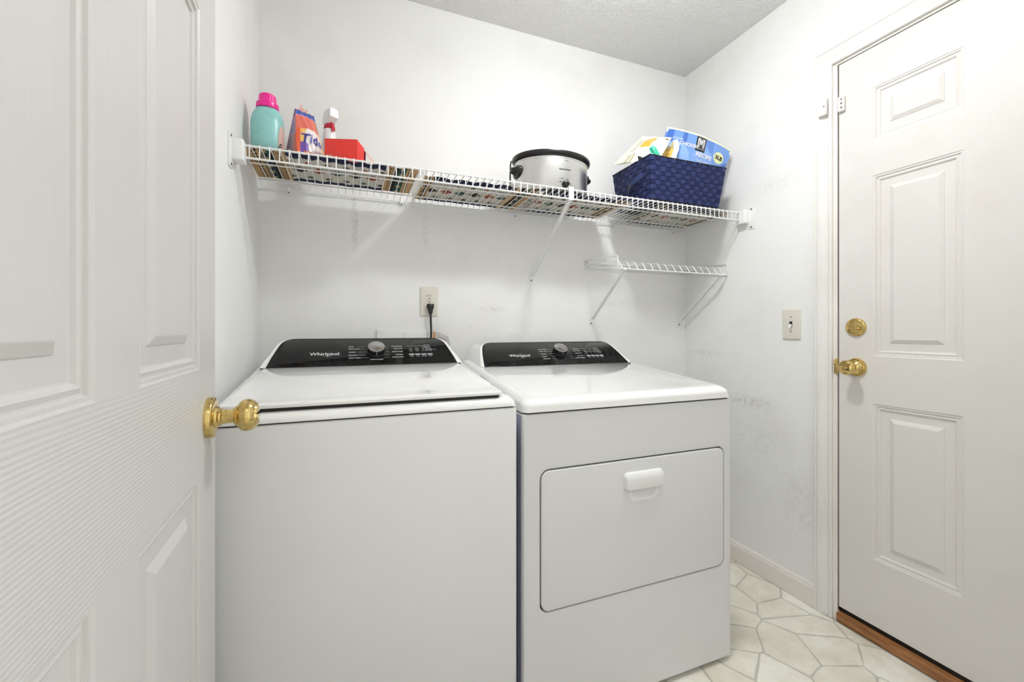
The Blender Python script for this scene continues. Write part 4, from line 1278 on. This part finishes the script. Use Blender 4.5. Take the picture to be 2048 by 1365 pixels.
# ---- navy woven basket
bk = thing('woven_basket', 'navy woven strap basket holding snack pouches at the shelf end', 'basket', (1.356, 1.535, ZS))
BT = dict(x0=1.152, x1=1.570, y0=1.403, y1=1.664, z=ZS+0.176)     # top rim
BB = dict(x0=1.168, x1=1.540, y0=1.417, y1=1.648, z=ZS+0.001)     # bottom
def bc(name, t):
    return BB[name]*(1-t)+BT[name]*t
def side_pt(side, s, t, off):
    """s 0..1 along the side, t 0..1 up, off outwards"""
    x0, x1, y0, y1 = (bc(q, t) for q in ('x0', 'x1', 'y0', 'y1'))
    z = bc('z', t)
    if side == 'front': return (x0+(x1-x0)*s, y0-off, z)
    if side == 'back': return (x1+(x0-x1)*s, y1+off, z)
    if side == 'left': return (x0-off, y1+(y0-y1)*s, z)
    return (x1+off, y0+(y1-y0)*s, z)
NR = 9
nsv = {'front': 15, 'back': 15, 'left': 9, 'right': 9}
# lining
bm = NB()
for sd in nsv:
    g4 = [side_pt(sd, s, t, -0.0022) for s, t in ((0.005, 0), (0.995, 0), (0.995, 0.995), (0.005, 0.995))]
    bm.faces.new([bm.verts.new(p) for p in g4])
bm.faces.new([bm.verts.new(p) for p in ((BB['x0'], BB['y0'], BB['z']), (BB['x1'], BB['y0'], BB['z']), (BB['x1'], BB['y1'], BB['z']), (BB['x0'], BB['y1'], BB['z']))])
obj('lining', bm, M['navy_dark'], bk, 0)
# upright straps
A_ = 0.0017
for sd, n in nsv.items():
    for i in range(n):
        bm = NB()
        s0, s1 = (i+0.03)/n, (i+0.97)/n
        prev = None
        K_ = NR*4
        for q in range(K_+1):
            t = q/K_
            ph = math.cos(PI*(t*NR-0.5))*(1 if i % 2 else -1)
            off = A_*max(-1, min(1, 1.6*math.sin(PI*t*NR)*(1 if i % 2 else -1)))
            cur = [bm.verts.new(side_pt(sd, s0, t, off)), bm.verts.new(side_pt(sd, s1, t, off))]
            if prev: bm.faces.new((prev[0], prev[1], cur[1], cur[0]))
            prev = cur
        obj('upright_strap', bm, M['navy_v'], bk, 60)
# horizontal straps, ribbed
for r in range(NR):
    for sd, n in nsv.items():
        bm = NB()
        t0, t1 = (r+0.04)/NR, (r+0.96)/NR
        prev = None
        K_ = n*4
        for q in range(K_+1):
            s = q/K_
            off = -A_*max(-1, min(1, 1.6*math.sin(PI*s*n)*(1 if r % 2 == 0 else -1)*(-1)))
            off = A_*max(-1, min(1, 1.6*math.sin(PI*s*n)))*(1 if r % 2 == 0 else -1)
            cur = [bm.verts.new(side_pt(sd, s, t0, off)), bm.verts.new(side_pt(sd, s, t1, off))]
            if prev: bm.faces.new((prev[0], prev[1], cur[1], cur[0]))
            prev = cur
        obj('band_strap', bm, M['navy_h'], bk, 60)
# rim binding
bm = NB()
tp_ = [side_pt('front', 0, 1, 0), side_pt('front', 1, 1, 0), side_pt('back', 0, 1, 0), side_pt('back', 1, 1, 0)]
for a, b in zip(tp_, tp_[1:]+tp_[:1]):
    tube(bm, [a, b], 0.0032, 8)
obj('rim', bm, M['navy_dark'], bk, 60)
bm = NB()
for sd, n in nsv.items():
    for q in range(n):
        if (q*7+3) % 5 < 2:
            p = side_pt(sd, (q+0.5)/n, 0.985, 0.0036)
            bmesh.ops.create_uvsphere(bm, u_segments=6, v_segments=4, radius=0.0011, matrix=Matrix.Translation(p))
st_ = obj('stitch', bm, M['print_white'], bk, 60); st_['kind'] = 'stuff'
bm = NB()
pts = []
for i in range(13):
    u = i/12
    p = Vector(side_pt('left', 0.40+0.42*u, 0.30+0.32*u, 0.004+0.022*math.sin(PI*u)))
    pts.append(p)
prev = None
for p in pts:
    cur = [bm.verts.new(p+Vector((0, 0, 0.011))), bm.verts.new(p-Vector((0, 0, 0.011)))]
    if prev: bm.faces.new((prev[0], prev[1], cur[1], cur[0]))
    prev = cur
h_ = obj('handle', bm, M['navy_h'], bk, 60)
bm = NB(); bm.faces.new([bm.verts.new(side_pt('left', s, t, 0.0024)) for s, t in ((0.38, 0.40), (0.56, 0.46), (0.56, 0.62), (0.38, 0.56))]); obj('hand_hole_shade', bm, M['gap'], h_, 0)  # black patch laid on the weave as the shaded hand hole

# ---- pouches in the basket
SKY = L(112, 154, 220); SKY2 = L(140, 178, 232); DEEP = L(62, 108, 190); PALE = L(232, 234, 206); INK = L(24, 24, 30)
bp = thing('chips_pouch', 'blue snack pouch with square M logo standing in the navy basket', 'pouch', (1.45, 1.50, ZS))
C00 = Vector((1.240, 1.530, 1.690)); C10 = Vector((1.5595, 1.490, 1.640)); C11 = Vector((1.664, 1.4555, 1.9135)); C01 = Vector((1.3285, 1.500, 1.9865))
bb0 = bilin(C00, C10, C11, C01)
bb_ = lambda u, v: bb0(u, v)+Vector((0, 0, 0.064*u*(1-u)*v*v)); nb_ = (C10-C00).cross(C01-C00).normalized()
if nb_.y > 0: nb_ = -nb_
def blue_col(u, v):
    if v > 0.972: return PALE
    if v > 0.78 and u < 0.10 + (v-0.78)*0.1: return DEEP
    if v > 0.80 and 0.24 < u < 0.31: return DEEP
    if u > 0.80 and 0.55+(u-0.8)*1.2 > v: return DEEP
    if 0.16 < u < 0.24 and 0.60 < v < 0.74: return DEEP
    if 0.60 < u < 0.72 and v > 0.80 and u+v > 1.5: return L(90, 132, 206)
    if math.hypot(u-0.2, (v-0.6)) < 0.2: return SKY2
    if math.hypot(u-0.58, v-0.66) < 0.16: return L(128, 166, 226)
    return SKY
bulge = lambda u, v: 0.024*math.sin(PI*u)**0.7*max(0, math.sin(PI*min(1, v*0.95)))+0.0016*math.sin(19*u+5*v)*math.sin(9*v)
bm = NB()
patch(bm, lambda u, v: bb_(u, v)+nb_*bulge(u, v), 44, 40, blue_col)
patch(bm, lambda u, v: bb_(u, v)-nb_*bulge(u, v), 14, 14, lambda u, v: PALE if v > 0.9 else SKY)
bo = obj('pouch_body', bm, M['pouch'], bp, 60, recalc=False)
uw_ = (C10-C00).length; vw_ = (C01-C00).length
def bpl(u0, v0, off=0.0012):
    return lambda x, y: bb_(u0+x/uw_, v0+y/vw_)+nb_*(bulge(min(max(u0+x/uw_, 0), 1), min(max(v0+y/vw_, 0), 1))+off)
bm = NB(); 
pl_ = bpl(0.525, 0.862)
for i in range(4):
    for j in range(5):
        bm.faces.new([bm.verts.new(pl_(-0.024+0.012*a, -0.034+0.0136*b)) for a, b in ((i, j), (i+1, j), (i+1, j+1), (i, j+1))])
lg = obj('logo_square', bm, mat('logo_black', INK, 0.4), bo, 0)
bm = NB()
pl_ = bpl(0.525, 0.862, 0.0020)
for x0, x1 in ((-0.017, -0.0125), (0.0125, 0.017)):
    bm.faces.new([bm.verts.new(pl_(*p)) for p in ((x0, -0.016), (x1, -0.016), (x1, 0.026), (x0, 0.026))])
for s in (-1, 1):
    bm.faces.new([bm.verts.new(pl_(s*x, y)) for x, y in ((0.017, 0.026), (0.0115, 0.026), (-0.001, 0.001), (0.0, -0.007))])
    bm.faces.new([bm.verts.new(pl_(s*x, y)) for x, y in ((0.0085, 0.026), (0.0055, 0.026), (-0.002, 0.009), (0.0, 0.005))])
    bm.faces.new([bm.verts.new(pl_(s*x, y)) for x, y in ((0.0095, -0.016), (0.0065, -0.016), (0.0065, 0.004), (0.0095, 0.010))])
text_bm(bm, "Member's Mark", 0.0062, bpl(0.525, 0.789, 0.0020), 'CENTER', 0.0001)
obj('logo_letter', bm, M['print_white'], bo, 0)
bm = NB()
text_bm(bm, 'CHICKEN', 0.021, bpl(0.355, 0.80), 'CENTER', 0.0007)
text_bm(bm, 'RECIPE', 0.027, bpl(0.605, 0.705), 'CENTER', 0.0009)
text_bm(bm, 'DOG TREATS', 0.011, bpl(0.62, 0.615), 'CENTER', 0.0003)
text_bm(bm, 'NATURAL', 0.011, bpl(0.185, 0.855), 'CENTER', 0.0002)
obj('lettering', bm, M['print_white'], bo, 0)['kind'] = 'stuff'
bm = NB()
pl_ = bpl(0.835, 0.775, 0.0012)
cen = bm.verts.new(pl_(0, 0))
r1 = [bm.verts.new(pl_(0.014*math.cos(2*PI*i/28), 0.014*math.sin(2*PI*i/28))) for i in range(28)]
r2 = [bm.verts.new(pl_(0.027*math.cos(2*PI*i/28), 0.027*math.sin(2*PI*i/28))) for i in range(28)]
for i in range(28):
    k = (i+1) % 28
    bm.faces.new((cen, r1[i], r1[k])); bm.faces.new((r1[i], r2[i], r2[k], r1[k]))
obj('weight_badge', bm, mat('badge_cream', L(226, 230, 178), 0.4), bo, 0)
bm = NB(); text_bm(bm, '3LB', 0.025, bpl(0.835, 0.775, 0.0022), 'CENTER', 0.0009); obj('weight_print', bm, M['print_black'], bo, 0)

wp = thing('snack_pouch', 'white and yellow snack pouch with open mouth lying over the basket edge', 'pouch', (1.22, 1.55, ZS+0.18))
W00 = Vector((1.098, 1.580, 1.812)); W10 = Vector((1.243, 1.448, 1.815)); W11 = Vector((1.310, 1.452, 1.914)); W01 = Vector((1.2766, 1.610, 1.982))
wb = bilin(W00, W10, W11, W01); nw_ = (W10-W00).cross(W01-W00).normalized()
if nw_.y > 0: nw_ = -nw_
CRM = L(244, 242, 226); GOLD = L(226, 172, 62)
def white_col(u, v):
    if u < 0.14: return L(234, 236, 196)
    if 0.30 < v < 0.74 and 0.18 < u < 0.30 and int(v*60) % 3 != 0: return L(116, 104, 84)
    if 0.34 < u < 0.62 and 0.42 < v < 0.88: return GOLD
    if 0.64 < u < 0.70 and 0.30 < v < 0.9: return L(250, 250, 248)
    if u > 0.84 and v > 0.84: return INK
    if v < 0.26 and 0.18 < u < 0.36 and int(u*160) % 2 == 0: return L(160, 150, 110)
    return CRM
wbul = lambda u, v: 0.022*math.sin(PI*u)*math.sin(PI*v)+0.002*math.sin(17*v+8*u)
bm = NB()
patch(bm, lambda u, v: wb(u, v)+nw_*wbul(u, v), 50, 40, white_col)
patch(bm, lambda u, v: wb(u, v)-nw_*wbul(u, v), 12, 12, lambda u, v: CRM)
wo = obj('pouch_body', bm, M['pouch'], wp, 60, recalc=False)
# gaping mouth: curled front lip with the yellow inside showing
mouth = [((1.212, 1.462, 1.800), (1.316, 1.448, 1.800)), ((1.232, 1.464, 1.828), (1.329, 1.446, 1.832)), ((1.258, 1.467, 1.862), (1.346, 1.448, 1.870)), ((1.284, 1.472, 1.896), (1.353, 1.455, 1.898)), ((1.318, 1.480, 1.918), (1.352, 1.466, 1.922))]
def mfn(u, v):
    q = min(v*4, 3.9999); i = int(q); f = q-i
    a = Vector(mouth[i][0]).lerp(Vector(mouth[i+1][0]), f); b = Vector(mouth[i][1]).lerp(Vector(mouth[i+1][1]), f)
    return a.lerp(b, u)+Vector((0.006, 0.034, 0.0))*math.sin(PI*u)
def mcol(u, v):
    if u > 0.84 or u < 0.06: return L(242, 240, 228)
    if v < 0.62: return L(222, 190, 96) if math.sin(u*21+v*9)+math.sin(v*26-u*8) > -0.4 else L(186, 148, 62)
    return L(206, 190, 140) if u < 0.5 else L(188, 178, 142)
bm = NB()
patch(bm, mfn, 22, 30, mcol)
obj('open_mouth', bm, M['pouch'], wp, 60, recalc=False)

gw = thing('crumpled_wrapper', 'small green crumpled wrapper poking out at the basket corner', 'wrapper', (1.20, 1.44, 1.80))
rg_ = random.Random(5)
bm = NB()
bmesh.ops.create_icosphere(bm, subdivisions=2, radius=0.017, matrix=Matrix.Translation((1.205, 1.436, 1.822)) @ Matrix.Diagonal((1.25, 0.8, 1.1, 1)))
for v in bm.verts:
    d = (v.co-Vector((1.205, 1.436, 1.822)))
    v.co += d*rg_.uniform(-0.28, 0.22)
    if d.z > 0.008 and d.x < 0: v.co += Vector((-0.006, 0, 0.012))
obj('wrapper_body', bm, M['green_wrap'], gw, 0)
bm = NB()
bm.faces.new([bm.verts.new(p) for p in ((1.1925, 1.432, 1.818), (1.212, 1.428, 1.806), (1.196, 1.434, 1.799))])
obj('torn_corner', bm, mat('green_light', L(120, 226, 196), 0.3), gw, 0)
bt = thing('black_wrapper', 'black pointed wrapper corner at the left rim of the basket', 'wrapper', (1.18, 1.47, 1.80))
bm = NB()
v4 = [bm.verts.new(p) for p in ((1.148, 1.478, 1.822), (1.200, 1.455, 1.802), (1.190, 1.462, 1.770), (1.166, 1.485, 1.775), (1.180, 1.470, 1.806))]
for q in ((0, 4, 1), (0, 3, 4), (4, 3, 2), (4, 2, 1), (0, 1, 2, 3)):
    bm.faces.new([v4[i] for i in q])
obj('wrapper_body', bm, M['black_plastic'], bt, 0)
